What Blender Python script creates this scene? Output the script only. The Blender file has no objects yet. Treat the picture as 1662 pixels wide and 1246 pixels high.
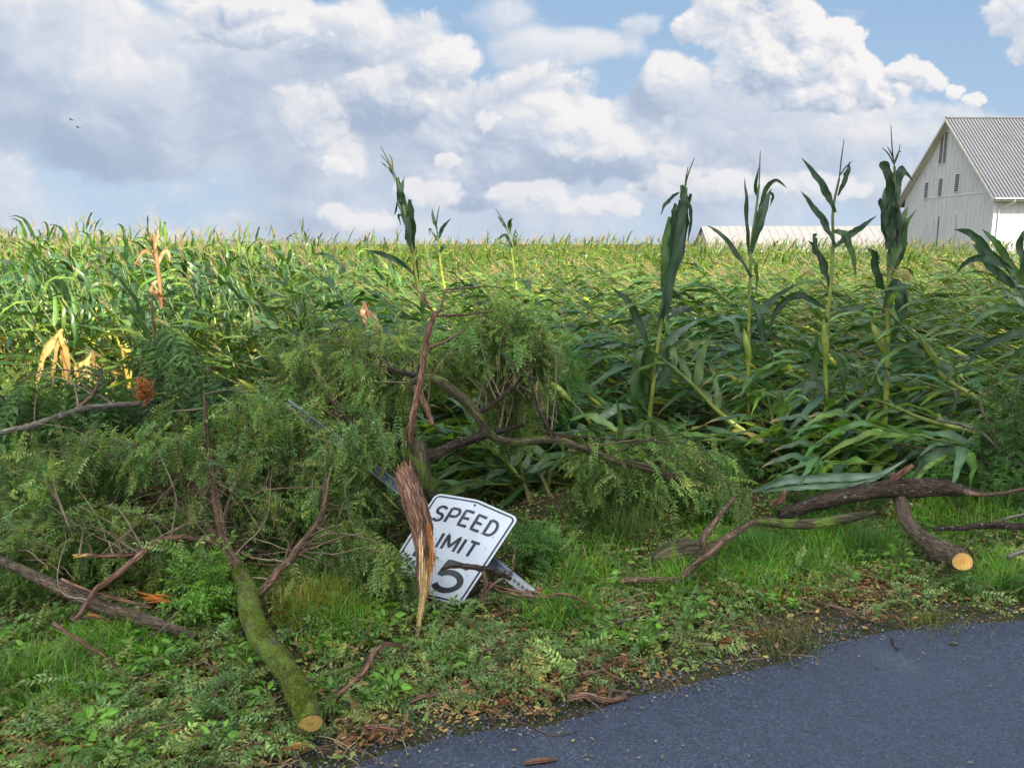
import bpy, math, random
import numpy as np
from mathutils import Vector

rng = np.random.default_rng(11)
random.seed(11)
R = math.radians
C = bpy.context.scene.collection
SC = bpy.context.scene

# ------------------------------------------------------------------ camera, world, sun, exposure
CAM_H, PITCH, F, CX, CY = 2.0, R(10.3), 1304.0, 831.0, 623.0
cam = bpy.data.cameras.new('camera'); cam_o = bpy.data.objects.new('camera', cam); C.objects.link(cam_o)
cam.sensor_width = 36.0; cam.lens = 36.0 * F / 1662.0; cam.clip_start = 0.05; cam.clip_end = 6000
cam_o.location = (0, 0, CAM_H); cam_o.rotation_euler = (R(90) - PITCH, 0, 0)
SC.camera = cam_o
SC.view_settings.view_transform = 'Standard'; SC.view_settings.look = 'None'
SC.view_settings.gamma = 1.0; SC.view_settings.exposure = 1.22
SC.render.film_transparent = False
SC.cycles.max_bounces = 7; SC.cycles.diffuse_bounces = 4; SC.cycles.transmission_bounces = 5
SC.cycles.use_denoising = True

SUN_EL, SUN_AZ = R(40), R(146)            # azimuth from +Y towards +X (behind the camera, to the right)
SUN = Vector((math.sin(SUN_AZ) * math.cos(SUN_EL), math.cos(SUN_AZ) * math.cos(SUN_EL), math.sin(SUN_EL)))
sl = bpy.data.lights.new('sun', 'SUN'); sl.energy = 5.0; sl.angle = R(0.6); sl.color = (1.0, 0.93, 0.80)
so = bpy.data.objects.new('sun', sl); C.objects.link(so); so.location = SUN * 40
so.rotation_euler = (-SUN).to_track_quat('-Z', 'Y').to_euler()


def ray(px, py):
    dx = (px - CX) / F; up = -(py - CY) / F
    return np.array([dx, math.cos(PITCH) + math.sin(PITCH) * up, -math.sin(PITCH) + math.cos(PITCH) * up])


def P(px, py, d):
    """world point seen at this place of the photograph, d metres out"""
    r = ray(px, py); t = d / r[1]
    return np.array([r[0] * t, d, CAM_H + r[2] * t])


def G(px, py, z=0.0):
    r = ray(px, py); t = (z - CAM_H) / r[2]
    return np.array([r[0] * t, r[1] * t, z])


def PXM(px, d):
    return px * d / F


world = bpy.data.worlds.new('World'); SC.world = world; world.use_nodes = True


def build_world():
    nt = world.node_tree; nt.nodes.clear(); N = nt.nodes.new; L = nt.links.new
    sky = N('ShaderNodeTexSky'); sky.sky_type = 'NISHITA'; sky.sun_disc = False
    sky.sun_elevation = SUN_EL; sky.sun_rotation = SUN_AZ; sky.air_density = 1.0; sky.dust_density = 1.0; sky.ozone_density = 1.5
    bg = N('ShaderNodeBackground'); L(sky.outputs[0], bg.inputs[0]); bg.inputs[1].default_value = SKY_STR
    # bright broken cloud added out of view, overhead and behind, to fill the foreground
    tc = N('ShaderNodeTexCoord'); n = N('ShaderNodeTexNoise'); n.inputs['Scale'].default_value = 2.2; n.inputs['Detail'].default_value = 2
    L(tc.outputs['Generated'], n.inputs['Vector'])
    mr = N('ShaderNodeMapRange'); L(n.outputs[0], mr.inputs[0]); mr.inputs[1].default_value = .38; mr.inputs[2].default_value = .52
    b2 = N('ShaderNodeBackground'); b2.inputs[0].default_value = (.95, .97, 1, 1); b2.inputs[1].default_value = FILL_CLOUD_STR
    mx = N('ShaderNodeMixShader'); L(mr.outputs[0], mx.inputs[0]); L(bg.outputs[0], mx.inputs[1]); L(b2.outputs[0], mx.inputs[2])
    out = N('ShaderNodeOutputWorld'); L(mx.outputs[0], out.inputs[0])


SKY_STR, FILL_CLOUD_STR = .12, 1.25
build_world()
world.cycles.sampling_method = 'MANUAL'; world.cycles.sample_map_resolution = 512

# ------------------------------------------------------------------ the sky in front: a far shell carrying the cloud banks


def vn(x, y, seed):
    """smooth lattice noise in -1..1"""
    t = np.random.default_rng(seed).uniform(-1, 1, (256, 256))
    xi = np.floor(x).astype(np.int64); yi = np.floor(y).astype(np.int64)
    fx = x - xi; fy = y - yi
    fx = fx * fx * fx * (fx * (fx * 6 - 15) + 10); fy = fy * fy * fy * (fy * (fy * 6 - 15) + 10)
    a, b, c, d = t[xi & 255, yi & 255], t[(xi + 1) & 255, yi & 255], t[xi & 255, (yi + 1) & 255], t[(xi + 1) & 255, (yi + 1) & 255]
    return (a * (1 - fx) + b * fx) * (1 - fy) + (c * (1 - fx) + d * fx) * fy


def fbm(x, y, size, octs, seed, gain=.47, billow=0.0):
    """fractal noise; billow pushes it towards rounded puffs with sharp creases"""
    v = 0; a = 1; tot = 0; f = 1 / size; c, s = math.cos(.6), math.sin(.6)
    for k in range(octs):
        n = vn(x * f + 17.3 * k, y * f - 9.1 * k, seed + k)
        if billow: n = n * (1 - billow) + (np.abs(n) * 2.4 - .8) * billow
        v = v + a * n; tot += a; a *= gain; f *= 2.07; x, y = x * c - y * s, x * s + y * c
    return v / tot


# cloud masses, far to near: blobs (x, y, half width, half height, thickness), noise size, puffiness, edge softness, light bias, contrast
MASSES = [
    dict(b=[(350, 330, 500, 80, .35), (900, 330, 700, 110, .8), (1500, 300, 500, 90, .6), (650, 250, 400, 90, .9), (1240, 230, 260, 90, .9), (-300, 250, 400, 200, .8)], n=170, amp=1.3, bil=.25, soft=1.1, bias=.42, con=.28, seed=3, dens=.85),
    dict(b=[(60, 90, 260, 150, 1.1), (330, 130, 330, 150, 1.2), (560, 150, 220, 120, 1.0), (-200, 60, 300, 220, 1.0), (200, 215, 360, 50, .45), (500, 240, 180, 70, .8)], n=210, amp=1.2, bil=.35, soft=.75, bias=.33, con=.36, seed=21, dens=.97),
    dict(b=[(610, 70, 130, 45, 1.0), (690, 100, 75, 55, 1.1), (720, 170, 70, 60, 1.0), (560, 60, 110, 50, .9), (640, 150, 140, 60, 1.0)], n=100, amp=.95, bil=.5, soft=.7, bias=.40, con=.44, seed=41, dens=.97),
    dict(b=[(400, 30, 110, 45, 1.0), (470, 20, 35, 40, 1.0)], n=80, amp=.9, bil=.6, soft=.5, bias=.56, con=.5, seed=45, dens=.9),
    dict(b=[(930, 75, 110, 36, 1.0), (860, 85, 70, 45, .9), (830, 40, 60, 40, .6)], n=120, amp=.7, bil=.3, soft=1.1, bias=.52, con=.32, seed=57, dens=.8),
    dict(b=[(1037, 45, 38, 22, .8)], n=50, amp=.7, bil=.5, soft=.8, bias=.5, con=.4, seed=59, dens=.6),
    dict(b=[(860, 200, 130, 90, 1.0), (1000, 230, 140, 75, 1.0), (1090, 160, 60, 60, .9), (780, 260, 120, 60, .9), (1100, 250, 140, 60, .8)], n=120, amp=1.0, bil=.5, soft=.6, bias=.38, con=.42, seed=63, dens=.95),
    dict(b=[(940, 205, 75, 42, 1.1), (985, 235, 65, 32, 1.1), (905, 170, 40, 22, .8)], n=60, amp=.9, bil=.55, soft=.9, bias=.80, con=.4, seed=71, dens=.85),
    dict(b=[(500, 180, 75, 50, 1.0), (540, 240, 50, 50, .9), (600, 130, 50, 30, .6)], n=80, amp=1.0, bil=.5, soft=1.0, bias=.66, con=.4, seed=75, dens=.75),
    dict(b=[(1230, 200, 130, 75, 1.0), (1330, 230, 120, 60, .9), (1180, 150, 80, 60, .8), (1420, 230, 80, 40, .7)], n=90, amp=.9, bil=.5, soft=.8, bias=.42, con=.3, seed=77, dens=.85),
    dict(b=[(1135, 42, 42, 34, 1.1), (1180, 22, 62, 58, 1.2), (1215, 65, 80, 50, 1.1), (1305, 52, 56, 52, 1.2), (1345, 95, 70, 60, 1.2), (1270, 120, 100, 60, 1.2), (1395, 130, 42, 40, 1.1), (1330, 150, 100, 35, 1.1), (1440, 150, 30, 20, .9), (1235, -20, 60, 25, .8)], n=62, amp=.75, bil=.68, soft=.42, bias=.66, con=.48, seed=81, dens=1.0),
    dict(b=[(1480, 118, 40, 26, 1.1), (1510, 128, 26, 18, .9), (1552, 152, 14, 11, .8), (1580, 163, 16, 12, .8), (1455, 142, 26, 15, .9)], n=34, amp=.7, bil=.65, soft=.5, bias=.76, con=.5, seed=87, dens=.97),
    dict(b=[(1660, 25, 62, 42, 1.1), (1680, 70, 50, 40, 1.0), (1760, 40, 120, 80, 1.1)], n=60, amp=.8, bil=.6, soft=.45, bias=.60, con=.45, seed=91, dens=.95),
    dict(b=[(1450, 215, 110, 30, .8), (1500, 180, 80, 20, .6)], n=70, amp=.9, bil=.5, soft=.9, bias=.62, con=.3, seed=93, dens=.6),
    dict(b=[(545, 345, 28, 18, 1.0), (590, 355, 60, 20, .8), (700, 315, 60, 24, 1.0), (850, 315, 75, 24, 1.0), (960, 335, 80, 18, .8), (1100, 295, 60, 26, .9), (1190, 300, 70, 28, .9), (1320, 300, 80, 22, .7)], n=60, amp=.9, bil=.6, soft=.8, bias=.78, con=.34, seed=95, dens=.72),
    dict(b=[(725, 262, 22, 14, .9), (545, 268, 26, 16, .9), (790, 195, 20, 20, .8)], n=30, amp=.8, bil=.6, soft=.7, bias=.85, con=.3, seed=97, dens=.75)]
# darker and brighter places inside the banks
DABS = [(450, 110, 190, 60, -.16), (620, 195, 130, 30, -.16), (90, 40, 40, 30, -.10), (730, 110, 45, 40, .25), (470, 20, 30, 30, .3), (160, 110, 80, 55, .12), (750, 138, 35, 12, -.3), (960, 285, 130, 18, -.2),
        (1190, 210, 80, 50, -.1), (1350, 30, 40, 40, .1), (60, 200, 120, 40, .05), (330, 40, 160, 30, .12), (40, 105, 35, 15, .15), (380, 200, 120, 40, .03), (1400, 110, 40, 50, .15)]


def sky_colour(x, y):
    """linear display colour of the sky at these places (photograph units, measured as angles)"""
    t = np.clip((y + 40) / 420, 0, 1)[:, None]
    col = np.array([.33, .51, .76]) * (1 - t) + np.array([.52, .68, .85]) * t
    # soft veil near the horizon
    v = fbm(x * .45, y * 1.6, 120, 5, 9)
    a = (np.clip((y - 180) / 200, 0, 1) * np.clip(.50 + v * .9, 0, 1))[:, None]
    col = col * (1 - a) + np.array([.66, .76, .88]) * a
    dab = 0
    for cx, cy, rx, ry, s in DABS: dab = dab + s * np.exp(-(((x - cx) / rx) ** 2 + ((y - cy) / ry) ** 2))
    for M_ in MASSES:
        bb = M_['b']; n = M_['n']
        m = np.zeros(len(x), bool)
        for cx, cy, rx, ry, s in bb: m |= (((x - cx) / rx) ** 2 + ((y - cy) / ry) ** 2) < (6 if n > 100 else 4.5)
        if not m.any(): continue
        X, Y = x[m], y[m]

        def field(X, Y, octs):
            wx = fbm(X, Y, n * .7, 3, M_['seed'] + 500) * n * .22; wy = fbm(X, Y, n * .7, 3, M_['seed'] + 600) * n * .16
            px, py = X + wx, Y + wy; cur = None
            for cx, cy, rx, ry, s in bb:
                q = np.maximum(s * (1.1 - ((px - cx) / rx) ** 2 - ((py - cy) / ry) ** 2), -1.6)
                if cur is None: cur = q
                else:
                    k = .3; hh = np.clip(.5 + .5 * (cur - q) / k, 0, 1); cur = q * (1 - hh) + cur * hh + k * hh * (1 - hh)
            return cur + M_['amp'] * (fbm(px, py * 1.15, n, octs, M_['seed'], .55, M_['bil']) * 1.5)
        h0 = field(X, Y, 7)
        h1 = field(X + n * .045, Y - n * .06, 6); h2 = field(X + n * .16, Y - n * .2, 4); h3 = field(X + n * .4, Y - n * .5, 2)
        lit = M_['bias'] + M_['con'] * (.62 * (h0 - h1) + .72 * (h0 - h2) + .25 * (h0 - h3)) + dab[m]
        lit += .12 * (1 - np.clip(h0 / 1.2, 0, 1))
        lit = np.clip(lit, 0, 1)
        al = np.clip((h0 + M_['soft'] * .3) / M_['soft'], 0, 1); al = (al * al * (3 - 2 * al) * M_['dens'])[:, None]
        pos = [0, .25, .45, .65, .85, 1]
        rr = np.interp(lit, pos, [.42, .50, .60, .72, .87, .96]); gg = np.interp(lit, pos, [.51, .58, .67, .76, .87, .94]); bl_ = np.interp(lit, pos, [.66, .72, .79, .84, .89, .94])
        cc = np.stack([rr, gg, bl_], -1)
        col[m] = col[m] * (1 - al) + cc * al
    return np.clip(col, 0, 1)


# ------------------------------------------------------------------ helpers


def tag(o, label=None, cat=None, group=None, kind=None):
    if label: o['label'] = label
    if cat: o['category'] = cat
    if group: o['group'] = group
    if kind: o['kind'] = kind
    return o


def empty(name, loc, label=None, cat=None, group=None):
    o = bpy.data.objects.new(name, None); C.objects.link(o); o.location = tuple(float(v) for v in loc)
    o.empty_display_size = .1
    return tag(o, label, cat, group)


class MB:
    def __init__(s): s.V = []; s.F = []; s.K = []; s.B = []; s.n = 0

    def add(s, v, f, col=(.5, .5, .5), mat=0, smooth=True, bk=None):
        v = np.asarray(v, float).reshape(-1, 3)
        f = np.asarray(f, np.int64)
        c = np.asarray(col, float)
        if c.ndim == 1: c = np.tile(c, (len(v), 1))
        s.V.append(v); s.K.append(c); s.B.append(v if bk is None else np.asarray(bk, float))
        s.F.append((f + s.n, mat, smooth)); s.n += len(v)

    def build(s, name, mats, parent=None, data_only=False):
        V = np.concatenate(s.V); K = np.concatenate(s.K)
        q_ = parent
        while q_ is not None and not data_only: V = V - np.array(q_.location); q_ = q_.parent
        me = bpy.data.meshes.new(name)
        me.vertices.add(len(V)); me.vertices.foreach_set('co', V.astype(np.float32).ravel())
        loops = np.concatenate([f.ravel() for f, _, _ in s.F]).astype(np.int32)
        tot = np.concatenate([np.full(len(f), f.shape[1]) for f, _, _ in s.F]).astype(np.int32)
        mi = np.concatenate([np.full(len(f), m_) for f, m_, _ in s.F]).astype(np.int32)
        sm = np.concatenate([np.full(len(f), q) for f, _, q in s.F]).astype(bool)
        me.loops.add(len(loops)); me.loops.foreach_set('vertex_index', loops)
        me.polygons.add(len(tot))
        me.polygons.foreach_set('loop_start', np.concatenate([[0], np.cumsum(tot)[:-1]]).astype(np.int32))
        me.polygons.foreach_set('material_index', mi)
        me.polygons.foreach_set('use_smooth', sm)
        me.update(calc_edges=True)
        at = me.attributes.new('col', 'FLOAT_COLOR', 'POINT')
        at.data.foreach_set('color', np.concatenate([K, np.ones((len(K), 1))], 1).astype(np.float32).ravel())
        if len(V) < 60000:
            a2 = me.attributes.new('bk', 'FLOAT_VECTOR', 'POINT'); a2.data.foreach_set('vector', np.concatenate(s.B).astype(np.float32).ravel())
        for m_ in (mats if isinstance(mats, (list, tuple)) else [mats]): me.materials.append(m_)
        if data_only: return me
        o = bpy.data.objects.new(name, me); C.objects.link(o)
        if parent is not None: o.parent = parent
        return o


def spline(pts, n):
    """Catmull-Rom through rows of pts (any width), n samples per span"""
    p = np.asarray(pts, float)
    if len(p) < 3:
        t = np.linspace(0, 1, n + 1)[:, None]; return p[0] * (1 - t) + p[-1] * t
    q = np.vstack([2 * p[0] - p[1], p, 2 * p[-1] - p[-2]])
    out = []
    for i in range(1, len(q) - 2):
        t = np.linspace(0, 1, n, endpoint=False)[:, None]
        a, b, c, d = q[i - 1], q[i], q[i + 1], q[i + 2]
        out.append(.5 * (2 * b + (c - a) * t + (2 * a - 5 * b + 4 * c - d) * t ** 2 + (3 * b - a - 3 * c + d) * t ** 3))
    out.append(p[-1][None]); return np.vstack(out)


def norm(v): return v / (np.linalg.norm(v, axis=-1, keepdims=True) + 1e-12)


def tube_data(path, rad, sides=8, rough=0.0, seed=0, tipped=False):
    path = np.asarray(path, float); rad = np.asarray(rad, float)
    T = norm(np.gradient(path, axis=0))
    ref = np.array([0, 0, 1.0]) if abs(T[0][2]) < .9 else np.array([1.0, 0, 0])
    u = norm(np.cross(T[0], ref)); V = []
    g = np.random.default_rng(seed)
    ph = g.uniform(0, 6.28, 6); am = g.uniform(.4, 1, 6)
    for i in range(len(path)):
        u = norm(u - T[i] * np.dot(u, T[i])); w = np.cross(T[i], u)
        a = np.arange(sides) / sides * 2 * math.pi
        r = rad[i] * np.ones(sides)
        if rough:
            s = i * .9
            r = r * (1 + rough * (am[0] * np.sin(2 * a + ph[0] + s * .23) + am[1] * np.sin(3 * a + ph[1] - s * .31) +
                                  .6 * am[2] * np.sin(5 * a + ph[2] + s * .55) + g.uniform(-.6, .6, sides)))
        V.append(path[i] + np.outer(np.cos(a) * r, u) + np.outer(np.sin(a) * r, w))
    V = np.vstack(V); n = len(path)
    i = np.arange(n - 1)[:, None] * sides; j = np.arange(sides)[None]; k = (j + 1) % sides
    Fq = np.stack([i + j, i + k, i + sides + k, i + sides + j], -1).reshape(-1, 4)
    return V, Fq


def tube(mb, pts, rad, sides=8, n=5, col=(.2, .15, .1), rough=0.0, mat=0, seed=None, cap=True, wob=0.0):
    """pts: control points; rad: radius per control point"""
    seed = random.randrange(1 << 30) if seed is None else seed
    pr = np.hstack([np.asarray(pts, float), np.asarray(rad, float)[:, None]])
    s = spline(pr, n)
    path = s[:, :3]; r = np.maximum(s[:, 3], 1e-4)
    if wob:
        g = np.random.default_rng(seed)
        w = g.normal(0, 1, (len(path), 3)); w = (w + np.roll(w, 1, 0) + np.roll(w, -1, 0)) / 3
        w[0] = 0; w[-1] = 0
        path = path + w * wob
    V, Fq = tube_data(path, r, sides, rough, seed)
    al = np.concatenate([[0], np.cumsum(np.linalg.norm(np.diff(path, axis=0), axis=1))]); aa = np.arange(sides) / sides * 2 * math.pi
    rm = float(np.max(r)); off = (seed % 97) * .37
    bk = np.stack([np.tile(np.cos(aa) * rm, len(path)) + off, np.tile(np.sin(aa) * rm, len(path)) + off, np.repeat(al, sides) * .16], -1)
    mb.add(V, Fq, col, mat, bk=bk)
    if cap:
        nv = len(V)
        mb.add(np.vstack([V[:sides], path[:1]]), [[(q + 1) % sides, q, sides] for q in range(sides)], col, mat, False)
        mb.add(np.vstack([V[-sides:], path[-1:]]), [[q, (q + 1) % sides, sides] for q in range(sides)], col, mat, False)
    return path, r


def inst(mb, tv, tf, tk, Ms, locs, colmul=None, mat=0, smooth=True):
    """many transformed copies of a template written into one mesh. Ms: (N,3,3)"""
    N_ = len(locs); nv = len(tv)
    V = np.einsum('nij,vj->nvi', Ms, tv) + locs[:, None, :]
    Fx = tf[None] + (np.arange(N_) * nv)[:, None, None]
    K = np.tile(tk[None], (N_, 1, 1))
    if colmul is not None: K = K * colmul[:, None, :]
    mb.add(V.reshape(-1, 3), Fx.reshape(-1, tf.shape[1]), K.reshape(-1, 3), mat, smooth)


def rots(dirs, roll):
    """rotation matrices taking +X to dirs, rolled about it"""
    x = norm(dirs); up = np.tile([0., 0., 1.], (len(x), 1))
    up[np.abs(x[:, 2]) > .95] = [0, 1, 0]
    y = norm(np.cross(up, x)); z = np.cross(x, y)
    c = np.cos(roll)[:, None]; s = np.sin(roll)[:, None]
    y2 = y * c + z * s; z2 = -y * s + z * c
    return np.stack([x, y2, z2], -1)


def rotz(a):
    c, s = np.cos(a), np.sin(a); o = np.zeros_like(c); i = np.ones_like(c)
    return np.stack([np.stack([c, -s, o], -1), np.stack([s, c, o], -1), np.stack([o, o, i], -1)], -2)


def box(mb, lo, hi, col=(.5, .5, .5), mat=0):
    x0, y0, z0 = lo; x1, y1, z1 = hi
    v = [(x0, y0, z0), (x1, y0, z0), (x1, y1, z0), (x0, y1, z0), (x0, y0, z1), (x1, y0, z1), (x1, y1, z1), (x0, y1, z1)]
    mb.add(v, [(0, 3, 2, 1), (4, 5, 6, 7), (0, 1, 5, 4), (1, 2, 6, 5), (2, 3, 7, 6), (3, 0, 4, 7)], col, mat, False)


def sst(a, b, x):
    t = np.clip((np.asarray(x, float) - a) / (b - a), 0, 1); return t * t * (3 - 2 * t)


# ------------------------------------------------------------------ materials
def new_mat(name):
    m_ = bpy.data.materials.new(name); m_.use_nodes = True
    nt = m_.node_tree; nt.nodes.clear()
    out = nt.nodes.new('ShaderNodeOutputMaterial')
    return m_, nt, out


def mapr(nt, sock, a, b, c, d):
    n = nt.nodes.new('ShaderNodeMapRange'); nt.links.new(sock, n.inputs[0])
    for i, v in enumerate((a, b, c, d)): n.inputs[i + 1].default_value = v
    return n.outputs[0]


def noise(nt, scale, detail=4, rough=.55, vec=None, out='Fac'):
    n = nt.nodes.new('ShaderNodeTexNoise'); n.inputs['Scale'].default_value = scale
    n.inputs['Detail'].default_value = detail; n.inputs['Roughness'].default_value = rough
    if vec is not None: nt.links.new(vec, n.inputs['Vector'])
    return n.outputs[0 if out == 'Fac' else 1]


def mixc(nt, f, a, b, mode='MIX'):
    n = nt.nodes.new('ShaderNodeMix'); n.data_type = 'RGBA'; n.blend_type = mode
    for i, v in ((0, f), (6, a), (7, b)):
        if isinstance(v, bpy.types.NodeSocket): nt.links.new(v, n.inputs[i])
        else: n.inputs[i].default_value = v if i == 0 else tuple(v) + ((1,) if len(v) == 3 else ())
    return n.outputs[2]


def bump(nt, h, strength, dist):
    b = nt.nodes.new('ShaderNodeBump'); b.inputs['Strength'].default_value = strength; b.inputs['Distance'].default_value = dist
    nt.links.new(h, b.inputs['Height']); return b.outputs[0]


def leaf_mat(name, transl=.3, rough=.5, scale=14, lo=.7, hi=1.3, spec=.35):
    m_, nt, out = new_mat(name); L = nt.links.new
    at = nt.nodes.new('ShaderNodeAttribute'); at.attribute_name = 'col'
    tc = nt.nodes.new('ShaderNodeTexCoord')
    oi = nt.nodes.new('ShaderNodeObjectInfo')
    n1 = noise(nt, scale, 3, .6, tc.outputs['Object'])
    f = mapr(nt, n1, .3, .7, lo, hi)
    f2 = nt.nodes.new('ShaderNodeMath'); f2.operation = 'MULTIPLY'; L(f, f2.inputs[0]); L(mapr(nt, oi.outputs['Random'], 0, 1, .85, 1.15), f2.inputs[1])
    sc = nt.nodes.new('ShaderNodeVectorMath'); sc.operation = 'SCALE'; L(at.outputs['Color'], sc.inputs[0]); L(f2.outputs[0], sc.inputs[3])
    p = nt.nodes.new('ShaderNodeBsdfPrincipled'); L(sc.outputs[0], p.inputs['Base Color'])
    p.inputs['Roughness'].default_value = rough; p.inputs['Specular IOR Level'].default_value = spec
    t = nt.nodes.new('ShaderNodeBsdfTranslucent')
    tcol = mixc(nt, 1.0, sc.outputs[0], (1.5, 1.45, .5), 'MULTIPLY'); L(tcol, t.inputs[0])
    mx = nt.nodes.new('ShaderNodeMixShader'); mx.inputs[0].default_value = transl
    L(p.outputs[0], mx.inputs[1]); L(t.outputs[0], mx.inputs[2]); L(mx.outputs[0], out.inputs[0])
    return m_


def bark_mat(name, c1, c2, moss=0.0, lich=0.0, scale=30, bs=.9, attr=False, moss_col=(.10, .15, .025)):
    m_, nt, out = new_mat(name); L = nt.links.new
    bk = nt.nodes.new('ShaderNodeAttribute'); bk.attribute_name = 'bk'; v = bk.outputs['Vector']
    tc = nt.nodes.new('ShaderNodeTexCoord'); ov = tc.outputs['Object']
    n1 = noise(nt, scale, 6, .7, v); n2 = noise(nt, scale * .3, 4, .6, ov)
    vo = nt.nodes.new('ShaderNodeTexVoronoi'); vo.inputs['Scale'].default_value = scale * 2.4; vo.feature = 'DISTANCE_TO_EDGE'
    wv = nt.nodes.new('ShaderNodeVectorMath'); wv.operation = 'MULTIPLY_ADD'
    L(noise(nt, scale * .6, 3, .6, v, 'Color'), wv.inputs[0]); wv.inputs[1].default_value = (.05, .05, .05); L(v, wv.inputs[2])
    L(wv.outputs[0], vo.inputs['Vector'])
    if attr:
        at = nt.nodes.new('ShaderNodeAttribute'); at.attribute_name = 'col'
        base = mixc(nt, mapr(nt, n1, .35, .68, 0, 1), mixc(nt, 1.0, at.outputs['Color'], (.5, .5, .5), 'MULTIPLY'), mixc(nt, 1.0, at.outputs['Color'], (1.35, 1.35, 1.35), 'MULTIPLY'))
    else:
        base = mixc(nt, mapr(nt, n1, .35, .68, 0, 1), c1, c2)
    crack = mapr(nt, vo.outputs['Distance'], 0, .16, .55, 1)
    cn = nt.nodes.new('ShaderNodeVectorMath'); cn.operation = 'SCALE'; L(base, cn.inputs[0]); L(crack, cn.inputs[3]); base = cn.outputs[0]
    if lich: base = mixc(nt, mapr(nt, noise(nt, scale * .8, 4, .7, ov), .62 - lich * .1, .70, 0, .8), base, (.33, .36, .30))
    if moss:
        base = mixc(nt, mapr(nt, n2, .56 - moss * .22, .60 - moss * .10, 0, 1), base, mixc(nt, n1, tuple(q * .55 for q in moss_col), tuple(q * 1.7 for q in moss_col)))
    p = nt.nodes.new('ShaderNodeBsdfPrincipled'); L(base, p.inputs['Base Color']); p.inputs['Roughness'].default_value = .85
    p.inputs['Specular IOR Level'].default_value = .25
    hsum = nt.nodes.new('ShaderNodeMath'); hsum.operation = 'ADD'; L(n1, hsum.inputs[0]); L(mapr(nt, vo.outputs['Distance'], 0, .15, 0, .8), hsum.inputs[1])
    L(bump(nt, hsum.outputs[0], bs, .012), p.inputs['Normal'])
    L(p.outputs[0], out.inputs[0]); return m_


def plain_mat(name, col, rough=.6, metal=0.0, nscale=8, var=.15, bs=0, bscale=60, spec=.5, attr=False):
    m_, nt, out = new_mat(name); L = nt.links.new
    tc = nt.nodes.new('ShaderNodeTexCoord'); v = tc.outputs['Object']
    f = mapr(nt, noise(nt, nscale, 5, .6, v), .3, .7, 1 - var, 1 + var)
    sc = nt.nodes.new('ShaderNodeVectorMath'); sc.operation = 'SCALE'; L(f, sc.inputs[3])
    if attr:
        at = nt.nodes.new('ShaderNodeAttribute'); at.attribute_name = 'col'; L(at.outputs['Color'], sc.inputs[0])
    else: sc.inputs[0].default_value = col
    p = nt.nodes.new('ShaderNodeBsdfPrincipled'); L(sc.outputs[0], p.inputs['Base Color'])
    p.inputs['Roughness'].default_value = rough; p.inputs['Metallic'].default_value = metal; p.inputs['Specular IOR Level'].default_value = spec
    if bs: L(bump(nt, noise(nt, bscale, 5, .6, v), bs, .01), p.inputs['Normal'])
    L(p.outputs[0], out.inputs[0]); return m_


M = {}
M['corn'] = leaf_mat('corn_leaf', .30, .36, 9, .7, 1.35, .55)
M['leaf'] = leaf_mat('locust_leaf', .36, .5, 5, .65, 1.4)
M['grass'] = leaf_mat('grass_blade', .3, .5, 2.5, .65, 1.4)
M['litter'] = leaf_mat('shed_leaf', .15, .6, 4, .7, 1.3)
M['dry'] = leaf_mat('dry_leaf', .25, .7, 20, .7, 1.3, .2)
M['twig'] = bark_mat('twig_bark', 0, 0, attr=True, scale=60, bs=.3)
M['moss_bark'] = bark_mat('mossy_bark', (.06, .05, .03), (.20, .16, .09), moss=.9, scale=40, bs=.8, moss_col=(.11, .155, .022))
M['dark_bark'] = bark_mat('dark_bark', (.025, .018, .013), (.12, .085, .06), lich=.15, scale=34)
M['log_bark'] = bark_mat('log_bark', (.07, .05, .035), (.25, .185, .12), lich=.2, scale=34)
M['grey_bark'] = bark_mat('grey_bark', (.13, .11, .09), (.30, .27, .22), lich=.6, scale=22)
M['red_bark'] = bark_mat('reddish_bark', (.13, .06, .035), (.42, .24, .16), scale=22, bs=1.0)
M['brown_bark'] = bark_mat('brown_bark', (.09, .055, .035), (.27, .17, .11), scale=26, lich=.1)
M['green_bark'] = bark_mat('green_brown_bark', (.05, .045, .025), (.19, .165, .09), moss=.05, scale=24)
M['wood'] = plain_mat('split_wood', (0, 0, 0), .7, nscale=60, var=.4, bs=.6, bscale=120, attr=True, spec=.2)


def cutwood_mat():
    m_, nt, out = new_mat('sawn_wood'); L = nt.links.new
    at = nt.nodes.new('ShaderNodeAttribute'); at.attribute_name = 'col'
    tc = nt.nodes.new('ShaderNodeTexCoord')
    n1 = noise(nt, 90, 4, .7, tc.outputs['Object'])
    b = mixc(nt, mapr(nt, n1, .35, .7, 0, 1), mixc(nt, 1, at.outputs['Color'], (.72, .68, .6), 'MULTIPLY'), at.outputs['Color'])
    p = nt.nodes.new('ShaderNodeBsdfPrincipled'); L(b, p.inputs['Base Color']); p.inputs['Roughness'].default_value = .75
    L(bump(nt, n1, .4, .004), p.inputs['Normal']); L(p.outputs[0], out.inputs[0]); return m_


M['cut'] = cutwood_mat()


def road_edge_pts():
    px = [(520, 1250), (610, 1222), (700, 1200), (800, 1182), (905, 1166), (1020, 1130), (1100, 1112), (1180, 1092), (1260, 1072), (1340, 1049), (1420, 1026),
          (1500, 1012), (1580, 1006), (1662, 1001)]
    return np.array([G(*q)[:2] for q in px])


EP = road_edge_pts()
ED = norm((EP[-1] - EP[0])[None])[0]; EN = np.array([-ED[1], ED[0]])     # along the road, and across it into the verge
_es = (EP - EP[0]) @ ED; _en = (EP - EP[0]) @ EN


_et = [np.random.default_rng(600 + k).uniform(-1, 1, 4096) for k in range(5)]


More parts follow.
